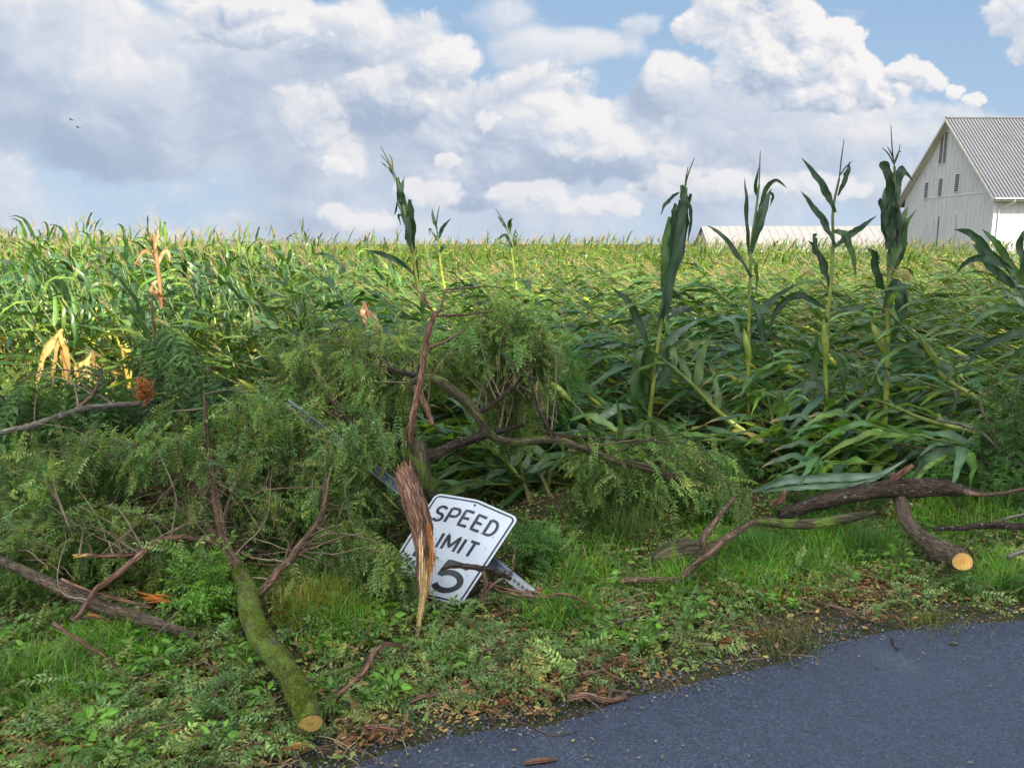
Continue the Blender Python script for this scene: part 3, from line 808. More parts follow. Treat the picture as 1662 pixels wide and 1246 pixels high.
def build_corn():
    VA = [corn_variant(100 + i, 2.2, 27 + 6 * (i % 3 - 1), 7, 18, wide=1.12) for i in range(7)]      # left: leaning
    VB = [corn_variant(200 + i, 2.7, 67 + 6 * (i % 3 - 1), 7) for i in range(9)]      # laid over
    VD = [corn_variant(700 + i, 2.5, 56 + 10 * (i % 3), 8, 18, wide=1.3, tint=(1.15, 1.25, 1.8)) for i in range(9)]   # broad leaved, nearest the verge; bluish tint paints in their shade
    VE = [corn_variant(800 + i, 1.7, 74 + 5 * (i % 3), 8, 15, wide=1.35, tassel=False, tint=(1.5, 1.5, 1.7)) for i in range(7)]     # snapped flat along the verge
    pos = []
    y = 6.45; row = 0
    while y < 12.6:
        x = -.98 * y - .6
        while x < 1.02 * y + .8:
            px, py_ = x + rng.normal(0, .06), y + rng.normal(0, .09)
            if py_ > front_y(px): pos.append((px, py_))
            x += (.20 if x > .3 and y < 8.8 else .27) + rng.uniform(-.03, .05)
        y += .72; row += 1
    pos = np.array(pos)
    near = pos[np.argsort(pos[:, 1] + .25 * np.abs(pos[:, 0]) + 100 * (np.abs(pos[:, 0]) > .68 * pos[:, 1]))]
    indiv = near[:236]; rest = near[236:]
    datas = {}
    for nm, VV in (('A', VA), ('B', VB), ('D', VD), ('E', VE)):
        for i, parts in enumerate(VV):
            dd = {}
            for k, mb in parts.items():
                if mb.V: dd[k] = mb.build('corn_' + k, M['corn'], data_only=True)
            datas[nm, i] = dd
    glab = {'A': ('leaning green corn plant standing crowded with others in the left part of the field', 'leaning corn plants in the left of the field'),
            'B': ('blown over green corn plant lying tangled among others in the flattened field', 'flattened corn plants across the field'),
            'E': ('snapped corn plant lying flat at the foot of the right field', 'snapped corn plants lying at the foot of the field'),
            'D': ('broad leaved corn plant bent over among others along the front of the right field', 'bent corn plants along the verge at right')}
    low = [(rng.uniform(-.7, 5.2), rng.uniform(6.15, 7.15), 1) for _ in range(34)]
    for (x, y_, lo_) in [(a, b, 0) for a, b in indiv] + low:
        left = x / y_ < -.24 + rng.normal(0, .05)
        nm = 'A' if left else ('D' if y_ < 9.3 + rng.normal(0, .5) and x > -.6 else 'B')
        if lo_: nm = 'E'
        i = int(rng.integers(len({'A': VA, 'B': VB, 'D': VD, 'E': VE}[nm])))
        o = empty('corn_plant', (x, y_, float(gz(x, y_)) - .01), glab[nm][0], 'corn plant', glab[nm][1])
        o.rotation_euler = (R(rng.normal(0, 3)), R(rng.normal(0, 4)), R(rng.normal(-18, 24 if not lo_ else 35)))
        s = rng.uniform(.86, 1.04) * (.90 if nm == 'A' else 1); o.scale = (s, s, s)
        for k, me in datas[nm, i].items():
            c = bpy.data.objects.new(k, me); c.parent = o; C.objects.link(c)
    # the rest of the field, far too many to count
    LA = [merge(corn_variant(300 + i, 2.12, 27 + 7 * (i % 3 - 1), 5, 17, sides=4)) for i in range(8)]
    LB = [merge(corn_variant(400 + i, 2.75, 65 + 6 * (i % 3 - 1), 5, 15, sides=4)) for i in range(10)]
    LC = [merge(corn_variant(500 + i, 2.3, 14 + 4 * (i % 3), 4, 10, sides=3, upright=True)) for i in range(8)]
    mb = MB()
    P2 = [tuple(q) + (0,) for q in rest]
    y = 12.7
    while y < 74:
        step = .30 if y < 20 else (.42 if y < 32 else .65)
        x = -.9 * y - 1
        while x < .92 * y + 1:
            P2.append((x + rng.normal(0, .08), y + rng.normal(0, .12), 1)); x += step * rng.uniform(.8, 1.2)
        y += .74 if y < 20 else (.85 if y < 32 else 1.35)
    P2 = np.array(P2)
    ln = P2[:, 0] / P2[:, 1]
    up = P2[:, 1] + rng.normal(0, 1.5, len(P2)) > 20 + 5 * sst(-.3, .1, ln)
    lf = (ln < -.22 + rng.normal(0, .07, len(P2)))
    cls = np.where(up, 2, np.where(lf, 0, 1))
    for c, LL in ((0, LA), (1, LB), (2, LC)):
        idx = np.where(cls == c)[0]; which = rng.integers(0, len(LL), len(idx))
        for w in range(len(LL)):
            ii = idx[which == w]
            if not len(ii): continue
            v, f, k = LL[w]
            ang = R(-18) + rng.normal(0, R(20), len(ii)) + R(38) * vn(P2[ii, 0] * .35, P2[ii, 1] * .35, 77) if c != 2 else rng.uniform(-1.2, 1.2, len(ii))
            s = np.where(c == 2, rng.uniform(.80, 1.12, len(ii)), rng.uniform(.86, 1.06, len(ii)))
            # the field stands a little taller where it was sheltered on the left
            s = s * (1 + .10 * sst(-.25, -.6, ln[ii]) * (c == 2))
            Ms = rotz(ang) * s[:, None, None]
            loc = np.column_stack([P2[ii, 0], P2[ii, 1], gz(P2[ii, 0], P2[ii, 1]) - .02])
            far = sst(14, 34, P2[ii, 1])[:, None]
            cm = (rng.uniform(.8, 1.2, (len(ii), 1)) * (1 + .22 * vn(P2[ii, 0] * .28, P2[ii, 1] * .22, 78))[:, None]) * ((1 - far) * np.array([1, 1, 1]) + far * np.array([1.18, 1.08, .66]))
            inst(mb, v, f, k, Ms, loc, cm)
    o = mb.build('corn_crop', M['corn']); tag(o, 'green and yellow field of corn reaching back to the crest, partly flattened', 'corn field', kind='stuff')


build_corn()


# ---- corn plants that stand out one by one
def rib_px(mb, pts, w, d, col, fold=.3, seed=0, turn=0.0, tipw=.05, wide=.35):
    """a leaf blade given by places in the photograph at its own depth; w = width in photograph pixels"""
    g = np.random.default_rng(seed + 17)
    dd = [q[2] if len(q) > 2 else d for q in pts]
    W3 = np.array([P(q[0], q[1], e) for q, e in zip(pts, dd)])
    s = spline(W3, 6); n = len(s)
    s = s + np.column_stack([np.zeros(n), .05 * np.sin(np.linspace(0, 3, n) + g.uniform(0, 6)), np.zeros(n)])
    T = norm(np.gradient(s, axis=0)); V = []; K = []
    tw0 = g.uniform(-.5, .5) + turn; ph = g.uniform(0, 6)
    for i in range(n):
        t = i / (n - 1)
        ww = PXM(w, d) * (.50 if w < 16 else .42) * min(1, .35 + t / wide * .65) * (1 - max(0, (t - .45) / .55) ** 1.7 * (1 - tipw))
        view = norm(np.array([0, -1.0, .1])); side = norm(np.cross(T[i], view)); nn = np.cross(side, T[i])
        a = tw0 * (.4 + t); sd = side * math.cos(a) + nn * math.sin(a); nn = np.cross(sd, T[i])
        wv = nn * ww * .45 * math.sin(ph + t * 17); wv2 = nn * ww * .45 * math.sin(ph + 2 + t * 15)
        wl, wr = ww * g.uniform(.78, 1.12), ww * g.uniform(.78, 1.12)
        V += [s[i] - sd * wl + nn * ww * fold + wv, s[i], s[i] + sd * wr + nn * ww * fold + wv2]
        c = np.array(col) * (1 + .1 * g.normal()); K += [c, c * 1.55, c * .9]
    f = []
    for i in range(n - 1):
        a = i * 3; f += [(a, a + 1, a + 4, a + 3), (a + 1, a + 2, a + 5, a + 4)]
    mb.add(np.array(V), np.array(f), np.array(K))


DG = (.024, .056, .026); MG = (.050, .105, .030); BG = (.085, .135, .090)  # leaf greens with shade worked into the colour, dark to bluish


def hero(label, d, stalk, leaves, ears=(), tass=None, r=8, dz=0, name='corn_plant', dry=None, extra=0):
    pts = [P(q[0], q[1], (q[2] if len(q) > 2 else d)) for q in stalk]
    b = empty(name, pts[0], label, 'corn plant')
    st = MB(); n = len(pts)
    rr = [PXM(r / 2, d) * (1 - .62 * i / (n - 1)) for i in range(n)]
    t = spline(np.array(pts), 5)
    V, Fq = tube_data(t, np.interp(np.linspace(0, 1, len(t)), np.linspace(0, 1, n), rr), 7)
    tt = np.repeat(np.linspace(0, 1, len(t)), 7)[:, None]
    st.add(V, Fq, (dry if dry is not None else np.array([.42, .46, .08])) * (1 - tt) + np.array([.09, .15, .05]) * tt); st.build('stalk', M['corn'], b)
    lv = MB()
    for i, (q, w, c) in enumerate(leaves):
        rib_px(lv, q, w, d, c, seed=i * 7 + int(d * 100))
        if w >= 20:
            for o_ in (-.30, .34): rib_px(lv, [(a[0] + o_ * w + random.uniform(-2, 2), a[1] + random.uniform(-6, 22)) for a in q], w * .55, d + .03 * o_, np.array(c) * random.uniform(.8, 1.3), seed=i * 11 + int(o_ * 50), turn=o_ * 2)
    g = np.random.default_rng(int(abs(stalk[0][0])))
    T = norm(np.gradient(t, axis=0)); up = len(t)
    auto = extra == 0 and tass is not None and d < 7.6
    if auto: extra = 6
    for k in range(extra):
        i = int(up * ((.06 + .42 * k / 5) if auto else (.2 + .75 * k / max(1, extra - 1)))) if extra > 1 else up // 2
        i = min(i, up - 1)
        out = norm(g.normal(0, 1, 3) * [1, 1, .3]); out = norm(out - T[i] * np.dot(out, T[i]))
        v, f, kk = leaf_strip(t[i], T[i] + out, g.uniform(.45, .75), g.uniform(.06, .085), g.uniform(.8, 1.7), 8, g, np.array((.085, .16, .04)) * g.uniform(.7, 1.5), twist=g.uniform(-1, 1))
        lv.add(v, f, kk)
    if lv.V: lv.build('leaves', M['corn'], b)
    for (x0, y0, x1, y1, w) in ears:
        e = MB(); a = P(x0, y0, d - .04); c = P(x1, y1, d - .06)
        v, f, kk = ear_data(a, norm(c - a), np.linalg.norm(c - a), PXM(w * .36, d), g, col=(.30, .38, .08)); e.add(v, f, kk); e.build('ear', M['corn'], b)
    if tass:
        m_ = MB()
        for q in tass:
            w3 = [P(x, y, d) for x, y in q]; tube(m_, w3, [PXM(1.1, d)] * (len(w3) - 1) + [PXM(.5, d)], 4, 3, (.10, .10, .05), cap=False)
        m_.build('tassel', M['corn'], b)
    return b


hero('tall standing corn plant with thick bundle of hanging dark leaves, left of the shed', 7.0,
     [(1047, 790), (1050, 720), (1058, 640), (1068, 560), (1080, 480), (1094, 400), (1106, 330), (1113, 298)],
     [([(1112, 305), (1106, 350), (1092, 420), (1080, 490), (1070, 540)], 21, DG), ([(1114, 318), (1112, 370), (1100, 425), (1090, 470)], 15, DG),
      ([(1104, 312), (1090, 320), (1076, 335), (1070, 350)], 7, DG), ([(1085, 352), (1078, 395), (1076, 450), (1078, 480)], 13, MG),
      ([(1098, 330), (1092, 360), (1088, 420)], 16, DG), ([(1112, 320), (1121, 350), (1118, 400)], 6, DG), ([(1108, 300), (1112, 330), (1105, 380)], 14, MG),
      ([(1068, 600), (1078, 565), (1100, 540), (1130, 518)], 20, BG), ([(1062, 565), (1045, 580), (1040, 640), (1052, 720)], 32, MG),
      ([(1060, 640), (1078, 610), (1090, 585), (1085, 570)], 16, BG), ([(1052, 560), (1040, 530), (1020, 490), (990, 465)], 14, DG),
      ([(1048, 700), (1035, 660), (1015, 640), (1000, 650)], 14, MG), ([(1050, 690), (1075, 690), (1100, 730)], 12, MG)],
     tass=[[(1113, 298), (1118, 280), (1127, 256)], [(1112, 300), (1114, 285), (1117, 270)]], r=9)
hero('thin standing corn plant with drooping top leaves, in front of the long shed roof', 7.2,
     [(1247, 788), (1228, 745), (1216, 700), (1214, 640), (1215, 560), (1217, 470), (1219, 400), (1226, 350), (1232, 300)],
     [([(1218, 415), (1212, 370), (1208, 320), (1206, 288)], 8, DG), ([(1218, 412), (1228, 370), (1240, 332), (1252, 306)], 14, DG),
      ([(1222, 385), (1236, 340), (1246, 305), (1260, 293), (1276, 306)], 8, DG), ([(1245, 312), (1256, 318), (1253, 335)], 5, DG),
      ([(1218, 450), (1195, 415), (1168, 380), (1148, 366)], 9, DG), ([(1231, 320), (1228, 300), (1229, 272)], 6, DG),
      ([(1211, 575), (1200, 545), (1185, 520), (1166, 512)], 17, BG), ([(1215, 650), (1230, 615), (1280, 590), (1330, 555)], 13, MG),
      ([(1216, 480), (1228, 510), (1240, 560), (1262, 590)], 12, DG), ([(1214, 700), (1200, 680), (1180, 690), (1170, 720)], 13, MG),
      ([(1219, 420), (1226, 440), (1230, 480)], 7, MG), ([(1216, 720), (1235, 700), (1252, 730)], 12, BG), ([(1216, 540), (1240, 500), (1265, 480), (1300, 460)], 12, DG)],
     ears=[(1217, 585, 1207, 532, 15)], tass=[[(1232, 300), (1233, 270), (1234, 245)]], r=9)
hero('standing corn plant with long pointed leaves raised like a fork, right of the thin one', 7.3,
     [(1335, 772), (1338, 700), (1341, 640), (1339, 560), (1347, 480), (1352, 400), (1352, 340), (1362, 290)],
     [([(1353, 345), (1340, 318), (1322, 285), (1303, 256)], 12, DG), ([(1352, 398), (1336, 365), (1318, 335), (1302, 310)], 12, DG),
      ([(1358, 318), (1366, 295), (1374, 275), (1381, 262)], 9, DG), ([(1352, 402), (1375, 385), (1400, 370), (1426, 350)], 12, DG),
      ([(1354, 375), (1370, 380), (1380, 410), (1386, 450)], 13, MG), ([(1349, 470), (1340, 435), (1325, 405), (1311, 391)], 14, DG),
      ([(1328, 545), (1326, 590), (1318, 640), (1310, 665)], 18, MG), ([(1341, 560), (1362, 590), (1368, 640)], 13, MG), ([(1340, 640), (1320, 620), (1296, 640), (1290, 680)], 15, BG),
      ([(1342, 700), (1355, 660), (1372, 690)], 12, MG), ([(1340, 500), (1300, 480), (1265, 500), (1240, 560)], 16, DG), ([(1345, 500), (1380, 500), (1420, 490)], 10, BG), ([(1325, 410), (1318, 385), (1328, 380)], 8, DG),
      ([(1336, 745), (1350, 700), (1362, 720)], 11, MG)],
     ears=[(1341, 590, 1337, 515, 17)], tass=[[(1362, 290), (1366, 255), (1370, 226)], [(1363, 285), (1372, 272), (1383, 262)]], r=9)
hero('tallest standing corn plant with broad folded leaves and a spread tassel, beside the barn gable', 7.1,
     [(1432, 756), (1436, 680), (1440, 600), (1441, 520), (1442, 470), (1444, 400), (1450, 340), (1452, 270)],
     [([(1452, 380), (1446, 340), (1440, 300), (1434, 266)], 18, DG), ([(1442, 405), (1441, 370), (1438, 330), (1440, 305)], 22, DG), ([(1450, 400), (1448, 350), (1446, 310)], 22, DG),
      ([(1451, 340), (1458, 300), (1468, 275), (1486, 294)], 15, DG), ([(1443, 438), (1452, 400), (1464, 360), (1478, 335)], 22, MG),
      ([(1442, 476), (1426, 450), (1417, 415), (1404, 402)], 19, DG), ([(1441, 500), (1448, 466), (1462, 466), (1464, 500), (1452, 560)], 24, DG),
      ([(1452, 290), (1444, 272), (1434, 268), (1438, 300)], 12, DG), ([(1440, 560), (1452, 540), (1458, 500)], 14, MG), ([(1438, 600), (1460, 585), (1500, 590), (1540, 610)], 13, MG),
      ([(1437, 650), (1420, 620), (1395, 600), (1380, 640)], 14, MG), ([(1440, 620), (1425, 590), (1410, 585)], 10, BG), ([(1436, 690), (1420, 705), (1405, 740)], 13, BG), ([(1434, 730), (1455, 700), (1475, 720)], 12, MG)],
     ears=[(1438, 575, 1414, 522, 19)], tass=[[(1452, 275), (1448, 240), (1446, 203)], [(1450, 265), (1442, 250), (1432, 240)], [(1451, 262), (1446, 248), (1440, 238)], [(1451, 268), (1458, 250), (1461, 234)], [(1452, 262), (1458, 248), (1463, 246)]], r=10)
hero('solitary tall corn plant with leaves folded down its top, above the corn left of centre', 8.6,
     [(700, 600), (688, 520), (676, 450), (668, 400), (656, 340), (645, 292)],
     [([(644, 288), (650, 320), (662, 365), (669, 412)], 17, DG), ([(655, 335), (652, 310), (657, 287)], 9, DG), ([(666, 324), (668, 360), (672, 410)], 17, DG),
      ([(642, 293), (632, 275), (616, 262)], 4, DG), ([(655, 350), (646, 350), (650, 366)], 4, DG), ([(659, 372), (662, 390), (668, 405)], 9, MG), ([(646, 322), (642, 340), (638, 350)], 3, DG),
      ([(676, 450), (650, 425), (620, 412), (590, 405)], 9, DG), ([(678, 470), (674, 440), (677, 420)], 9, DG), ([(684, 520), (690, 480), (694, 460)], 9, MG), ([(692, 560), (670, 520), (640, 500), (600, 470)], 10, BG)],
     tass=[[(645, 292), (634, 268), (618, 238)], [(640, 282), (628, 262), (618, 252)], [(638, 275), (636, 260), (632, 250)]], r=7)
hero('small upright corn plant, forked against the sky, just right of the solitary tall one', 11,
     [(722, 470), (715, 430), (712, 395), (708, 365)],
     [([(710, 372), (704, 355), (701, 338)], 6, DG), ([(712, 388), (718, 370), (733, 354)], 6, DG), ([(711, 392), (703, 378), (697, 372), (697, 382)], 4, DG), ([(714, 410), (720, 400), (718, 396)], 7, DG)],
     tass=[[(708, 365), (710, 350), (713, 334)]], r=5)
hero('small upright corn plant with bent leaves against the sky at the middle field top', 11,
     [(838, 470), (833, 430), (828, 395), (822, 370)],
     [([(822, 372), (815, 360), (807, 349)], 5, DG), ([(828, 380), (827, 362), (832, 354)], 7, DG), ([(835, 400), (836, 382), (837, 372)], 8, DG), ([(832, 402), (820, 382), (806, 390)], 5, DG), ([(834, 412), (818, 398), (802, 402)], 5, MG)],
     tass=[[(822, 370), (815, 355), (804, 338)]], r=5)
hero('dark corn plant at the right edge, long leaves fanning out to the left', 6.6,
     [(1720, 800), (1712, 680), (1695, 560), (1665, 470), (1640, 420)],
     [([(1650, 440), (1610, 410), (1580, 380), (1548, 372)], 15, DG), ([(1655, 450), (1610, 425), (1575, 420), (1552, 445)], 16, DG), ([(1660, 465), (1630, 455), (1600, 420), (1585, 395)], 15, DG),
      ([(1665, 475), (1640, 440), (1615, 395), (1598, 372)], 13, MG), ([(1680, 510), (1640, 500), (1600, 505), (1560, 540)], 18, MG), ([(1680, 500), (1650, 470), (1630, 440)], 22, BG),
      ([(1690, 540), (1650, 540), (1600, 560), (1570, 600)], 18, DG), ([(1670, 480), (1660, 430), (1650, 390), (1660, 370)], 14, DG), ([(1690, 560), (1650, 580), (1620, 620)], 18, MG), ([(1700, 600), (1660, 610), (1630, 660)], 18, DG)], r=11)
hero('leaning corn plant with yellow stalk and bent ear, right of the tallest standing plant', 7.0,
     [(1690, 715, 6.4), (1640, 675, 6.6), (1560, 630, 6.8), (1520, 600), (1490, 555), (1450, 515)],
     [([(1520, 600), (1500, 580), (1470, 560), (1430, 560)], 13, MG), ([(1490, 555), (1520, 580), (1545, 600), (1590, 597)], 16, BG), ([(1560, 630), (1540, 660), (1500, 690)], 13, DG)],
     ears=[(1525, 595, 1492, 545, 17)], r=10, extra=5)
hero('fallen corn plant with a plump ear pointing up left, right of the broken tree', 6.6,
     [(1010, 800, 6.2), (985, 735), (960, 690), (935, 660), (915, 640)],
     [([(915, 640), (900, 620), (888, 610)], 8, MG), ([(935, 660), (925, 700), (900, 720)], 14, DG), ([(960, 690), (985, 670), (1010, 660), (1040, 665)], 15, BG), ([(975, 720), (960, 740), (930, 745)], 14, MG)],
     ears=[(925, 650, 886, 614, 19)], r=10, extra=5)
for i, (lab, pts, dr) in enumerate([
        ('bent bright green corn stalk curving up left, directly behind the speed limit sign', [(885, 872, 5.9), (862, 810, 6.0), (835, 765, 6.1), (800, 730, 6.2), (755, 705, 6.3)], None),
        ('yellow green corn stalk leaning left from the weeds, right of the bent one', [(893, 868, 5.9), (868, 830, 6.0), (830, 790, 6.1), (790, 760, 6.2), (745, 745, 6.3)], None),
        ('dry orange corn stalk snapped over, behind the sign', [(862, 868, 5.8), (860, 820, 5.9), (848, 775, 6.0), (843, 742, 6.0)], (.42, .27, .06)),
        ('dry tan corn stalk bent at its middle, right of the orange one', [(905, 850, 5.9), (890, 800, 6.0), (875, 770, 6.1), (850, 760, 6.1)], (.38, .26, .08)),
        ('yellow corn stalk rising from the grass, left of the tall bundled plant', [(1015, 870, 5.7), (1010, 830, 5.9), (1005, 760, 6.1), (1000, 700, 6.2)], (.36, .34, .05)),
        ('yellow stalk corn plant leaning left behind the long grey leaf', [(1287, 800, 6.6), (1272, 755, 6.7), (1258, 700, 6.8), (1245, 640, 6.9)], (.42, .36, .05)),
        ('long corn stalk laid over towards the left, low in the weeds at right', [(1700, 730, 6.3), (1600, 705, 6.5), (1500, 680, 6.8), (1440, 655, 7.0), (1380, 640, 7.1)], None),
        ('corn stalk fallen across the weeds between the two middle standing plants', [(1270, 740, 6.7), (1180, 680, 6.8), (1120, 620, 6.9), (1060, 570, 7.0)], None)]):
    hero(lab, pts[0][2], pts, [], r=11, extra=9 if dr is None or i in (4, 5) else 3, dry=None if dr is None else np.array(dr))


def dry_plant(label, d, stalk, leaves, col):
    pts = [P(*q, d) for q in stalk]; b = empty('corn_plant', pts[0], label, 'corn plant')
    s = MB(); tube(s, pts, [PXM(3.2, d)] * len(pts), 6, 4, np.array(col) * .9); s.build('stalk', M['dry'], b)
    l = MB()
    for i, (q, w) in enumerate(leaves): rib_px(l, q, w, d, np.array(col) * random.uniform(.75, 1.25), seed=i + int(stalk[0][0]), fold=.5)
    l.build('leaves', M['dry'], b)


dry_plant('dead orange brown corn plant with curled top leaves, standing in the left corn', 8.1, [(262, 500), (258, 450), (254, 420), (250, 380)],
          [([(254, 430), (245, 412), (230, 408), (218, 430)], 7), ([(256, 440), (258, 420), (268, 408), (275, 425)], 8), ([(252, 400), (246, 385), (238, 370)], 5), ([(253, 410), (258, 390), (256, 372)], 5), ([(256, 470), (262, 480), (264, 495)], 10), ([(257, 455), (250, 470), (256, 488)], 9)], (.40, .23, .11))
dry_plant('dead corn plant with a sheaf of drooping orange leaves at the far left', 7.9, [(112, 640), (105, 590), (98, 540)],
          [([(98, 535), (85, 560), (70, 600), (64, 640)], 12), ([(100, 540), (95, 580), (90, 640)], 10), ([(100, 538), (112, 570), (112, 620)], 10), ([(98, 545), (80, 555), (68, 580)], 9), ([(102, 560), (104, 600), (100, 650)], 12), ([(104, 580), (120, 600), (125, 640)], 8)], (.42, .27, .09))
dry_plant('dead corn plant with tan leaves hanging limp, right of the orange sheaf', 8.0, [(158, 650), (154, 610), (150, 570)],
          [([(150, 572), (142, 600), (135, 630)], 11), ([(152, 575), (156, 600), (155, 640)], 10), ([(150, 580), (138, 590), (130, 610)], 8)], (.42, .29, .10))
dry_plant('withered pinkish tan corn plant top, above the broken tree', 7.4, [(620, 560), (605, 530), (590, 490)],
          [([(590, 490), (592, 510), (600, 535)], 10), ([(598, 505), (610, 520), (612, 545)], 9), ([(590, 495), (585, 510), (588, 525)], 6), ([(604, 520), (618, 530), (622, 550)], 7)], (.55, .33, .20))
dry_plant('small dead corn plant with yellow leaves, behind the grey branch', 7.6, [(212, 640), (205, 600), (198, 560)],
          [([(198, 560), (190, 550), (180, 545)], 5), ([(200, 560), (208, 590), (212, 620)], 6), ([(200, 565), (214, 570), (222, 590)], 6)], (.50, .38, .08))

_lf = np.array([(0, 0, 0), (.35, -.25, .06), (.75, -.16, .04), (1, 0, -.05), (.75, .16, .04), (.35, .25, .06), (.5, 0, 0)])
LEAF_V = _lf; LEAF_F = np.array([(0, 1, 2, 6), (6, 2, 3, 4), (0, 6, 4, 5)])
LEAF_K = np.ones((7, 3)); LEAF_K[6] = 1.25; LEAF_K[0] = 1.2


# ------------------------------------------------------------------ fallen trees


def spray_template(pairs=6, L_=.16, ll=.036, lw=.0165, seed=0, droop=.25):
    """one pinnate leaf along +X"""
    g = np.random.default_rng(seed); V = []; Fq = []; K = []; n = 0

    def quad(b, d, side, l, w):
        nonlocal n
        up = np.array([0, 0, w * .35])
        V.extend([b, b + d * l * .45 - side * w * .5 + up, b + d * l - [0, 0, l * droop * .6], b + d * l * .45 + side * w * .5 + up]); Fq.append((n, n + 1, n + 2, n + 3))
        c = g.uniform(.8, 1.25); K.extend([[c, c, c]] * 4); n += 4
    r = .0011
    for a, b in ((0, .5), (.5, 1)):
        A = np.array([a * L_, 0, -droop * L_ * a * a]); B = np.array([b * L_, 0, -droop * L_ * b * b])
        V.extend([A + [0, r, 0], A - [0, r, 0], B - [0, r, 0], B + [0, r, 0]]); Fq.append((n, n + 1, n + 2, n + 3)); K.extend([[1.2, 1.1, 1]] * 4); n += 4
    for k in range(pairs):
        t = .22 + .75 * k / (pairs - 1); p = np.array([t * L_, 0, -droop * L_ * t * t])
        for sg in (-1, 1):
            d = norm(np.array([.45 + g.normal(0, .1), sg, -.25 + g.normal(0, .2)]))
            side = norm(np.cross(d, [0, 0, 1]) + g.normal(0, .25, 3)); s = g.uniform(.75, 1.1) * (1 - .25 * abs(t - .55))
            quad(p, d, side, ll * s, lw * s)
    quad(np.array([L_, 0, -droop * L_]), np.array([1., 0, -.3]), np.array([0, 1., 0]), ll, lw)
    return np.array(V), np.array(Fq), np.array(K)


SPR = [spray_template(seed=i, pairs=6 + i % 3, droop=.15 + .12 * (i % 3)) for i in range(6)]
SPR_BIG = [spray_template(6, .30, .10, .028, seed=20 + i, droop=.35) for i in range(4)]
LOCUST = np.array([(.165, .260, .070), (.125, .225, .070), (.21, .305, .10), (.095, .185, .055), (.23, .285, .075)])


def add_sprays(mb, pts, dirs, scale=1.0, tmpl=None, pal=LOCUST, hang=.55, g=rng, bright=1.0, each=None):
    tmpl = tmpl or SPR
    n = len(pts)
    d = norm(dirs * .6 + g.normal(0, .45, (n, 3)) + np.array([0, 0, -hang]))
    Ms = rots(d, g.normal(0, .6, n)) * (scale * g.uniform(.6, 1.35, n))[:, None, None]
    cm = pal[g.integers(0, len(pal), n)] * g.uniform(.75, 1.3, (n, 1)) * bright
    if each is not None: cm = cm * each[:, None]
    w = g.integers(0, len(tmpl), n)
    for i, (v, f, k) in enumerate(tmpl):
        q = w == i
        if q.any(): inst(mb, v, f, k, Ms[q], pts[q], cm[q], smooth=False)


def crown(fol, twg, skel, blobs, ntw, nsp, tw_r=.004, seed=1, scale=1.0, tmpl=None, pal=LOCUST, hang=.5, tcol=(.20, .155, .10), bright=1.0, inner=0.5):
    """twigs run from the skeleton out into the given clumps (px, py, depth, rx px, ry px, rd m); leaves hang from them"""
    g = np.random.default_rng(seed)
    w = np.array([b[3] * b[4] for b in blobs], float); w /= w.sum()
    PT = []; DR = []; EA = []
    for k in range(ntw):
        b = blobs[g.choice(len(blobs), p=w)]
        q = g.normal(0, 1, 3); q = q / np.linalg.norm(q) * g.uniform(.1, 1) ** .45 * (1.0 if g.random() < .8 else 1.3)
        e = P(b[0] + q[0] * b[3], b[1] + q[1] * b[4], b[2] + q[2] * b[5])
        e[2] = max(e[2], float(gz(e[0], e[1])) + .04)
        dist = np.linalg.norm(skel - e, axis=1); cand = np.argsort(dist)[:max(3, len(skel) // 8)]
        s = skel[g.choice(cand)]
        # long side twigs only start part of the way along, most shoots branch off others
        st = s + (e - s) * (0 if k % 3 == 0 else g.uniform(.2, .6))
        mid = (st + e) / 2 + g.normal(0, .07, 3) * np.linalg.norm(e - st) + np.array([0, 0, .10 * np.linalg.norm(e - st)])
        ln = np.linalg.norm(e - st)
        tip = e + np.array([0, 0, -.05 - .1 * ln])
        if k % 3 == 0 or ln > .25:
            tube(twg, [st, mid, e, tip], [tw_r * (1.5 if k % 3 == 0 else .8), tw_r, tw_r * .6, tw_r * .3], 4, 3, np.array(tcol) * g.uniform(.7, 1.5), cap=False, wob=.008)
        path = spline(np.array([st, mid, e, tip]), 8)
        T = norm(np.gradient(path, axis=0))
        m = max(4, int(nsp * g.uniform(.6, 1.3)))
        t = g.uniform(inner * .6, 1, m) * (len(path) - 1)
        i0 = t.astype(int)
        PT.append(path[i0] + g.normal(0, .035, (m, 3))); DR.append(T[i0] + g.normal(0, .3, (m, 3))); EA.append(np.full(m, g.uniform(.6, 1.5)))
    pt = np.vstack(PT); dr = np.vstack(DR)
    lo = gz(pt[:, 0], pt[:, 1]) + .03; pt[:, 2] = np.maximum(pt[:, 2], lo)
    add_sprays(fol, pt, dr, scale, tmpl, pal, hang, g, bright, np.concatenate(EA))


def limb(mb, pxpts, rpx, sides=9, n=5, rough=.06, wob=0.004, col=(.2, .15, .1), cap=True):
    """a limb given by (px, py, depth) places and radii in photograph pixels"""
    pts = [P(*q) for q in pxpts]; rad = [PXM(r, q[2]) for r, q in zip(rpx, pxpts)]
    path, r = tube(mb, pts, rad, sides, n, col, rough=rough, wob=wob, cap=cap)
    return path


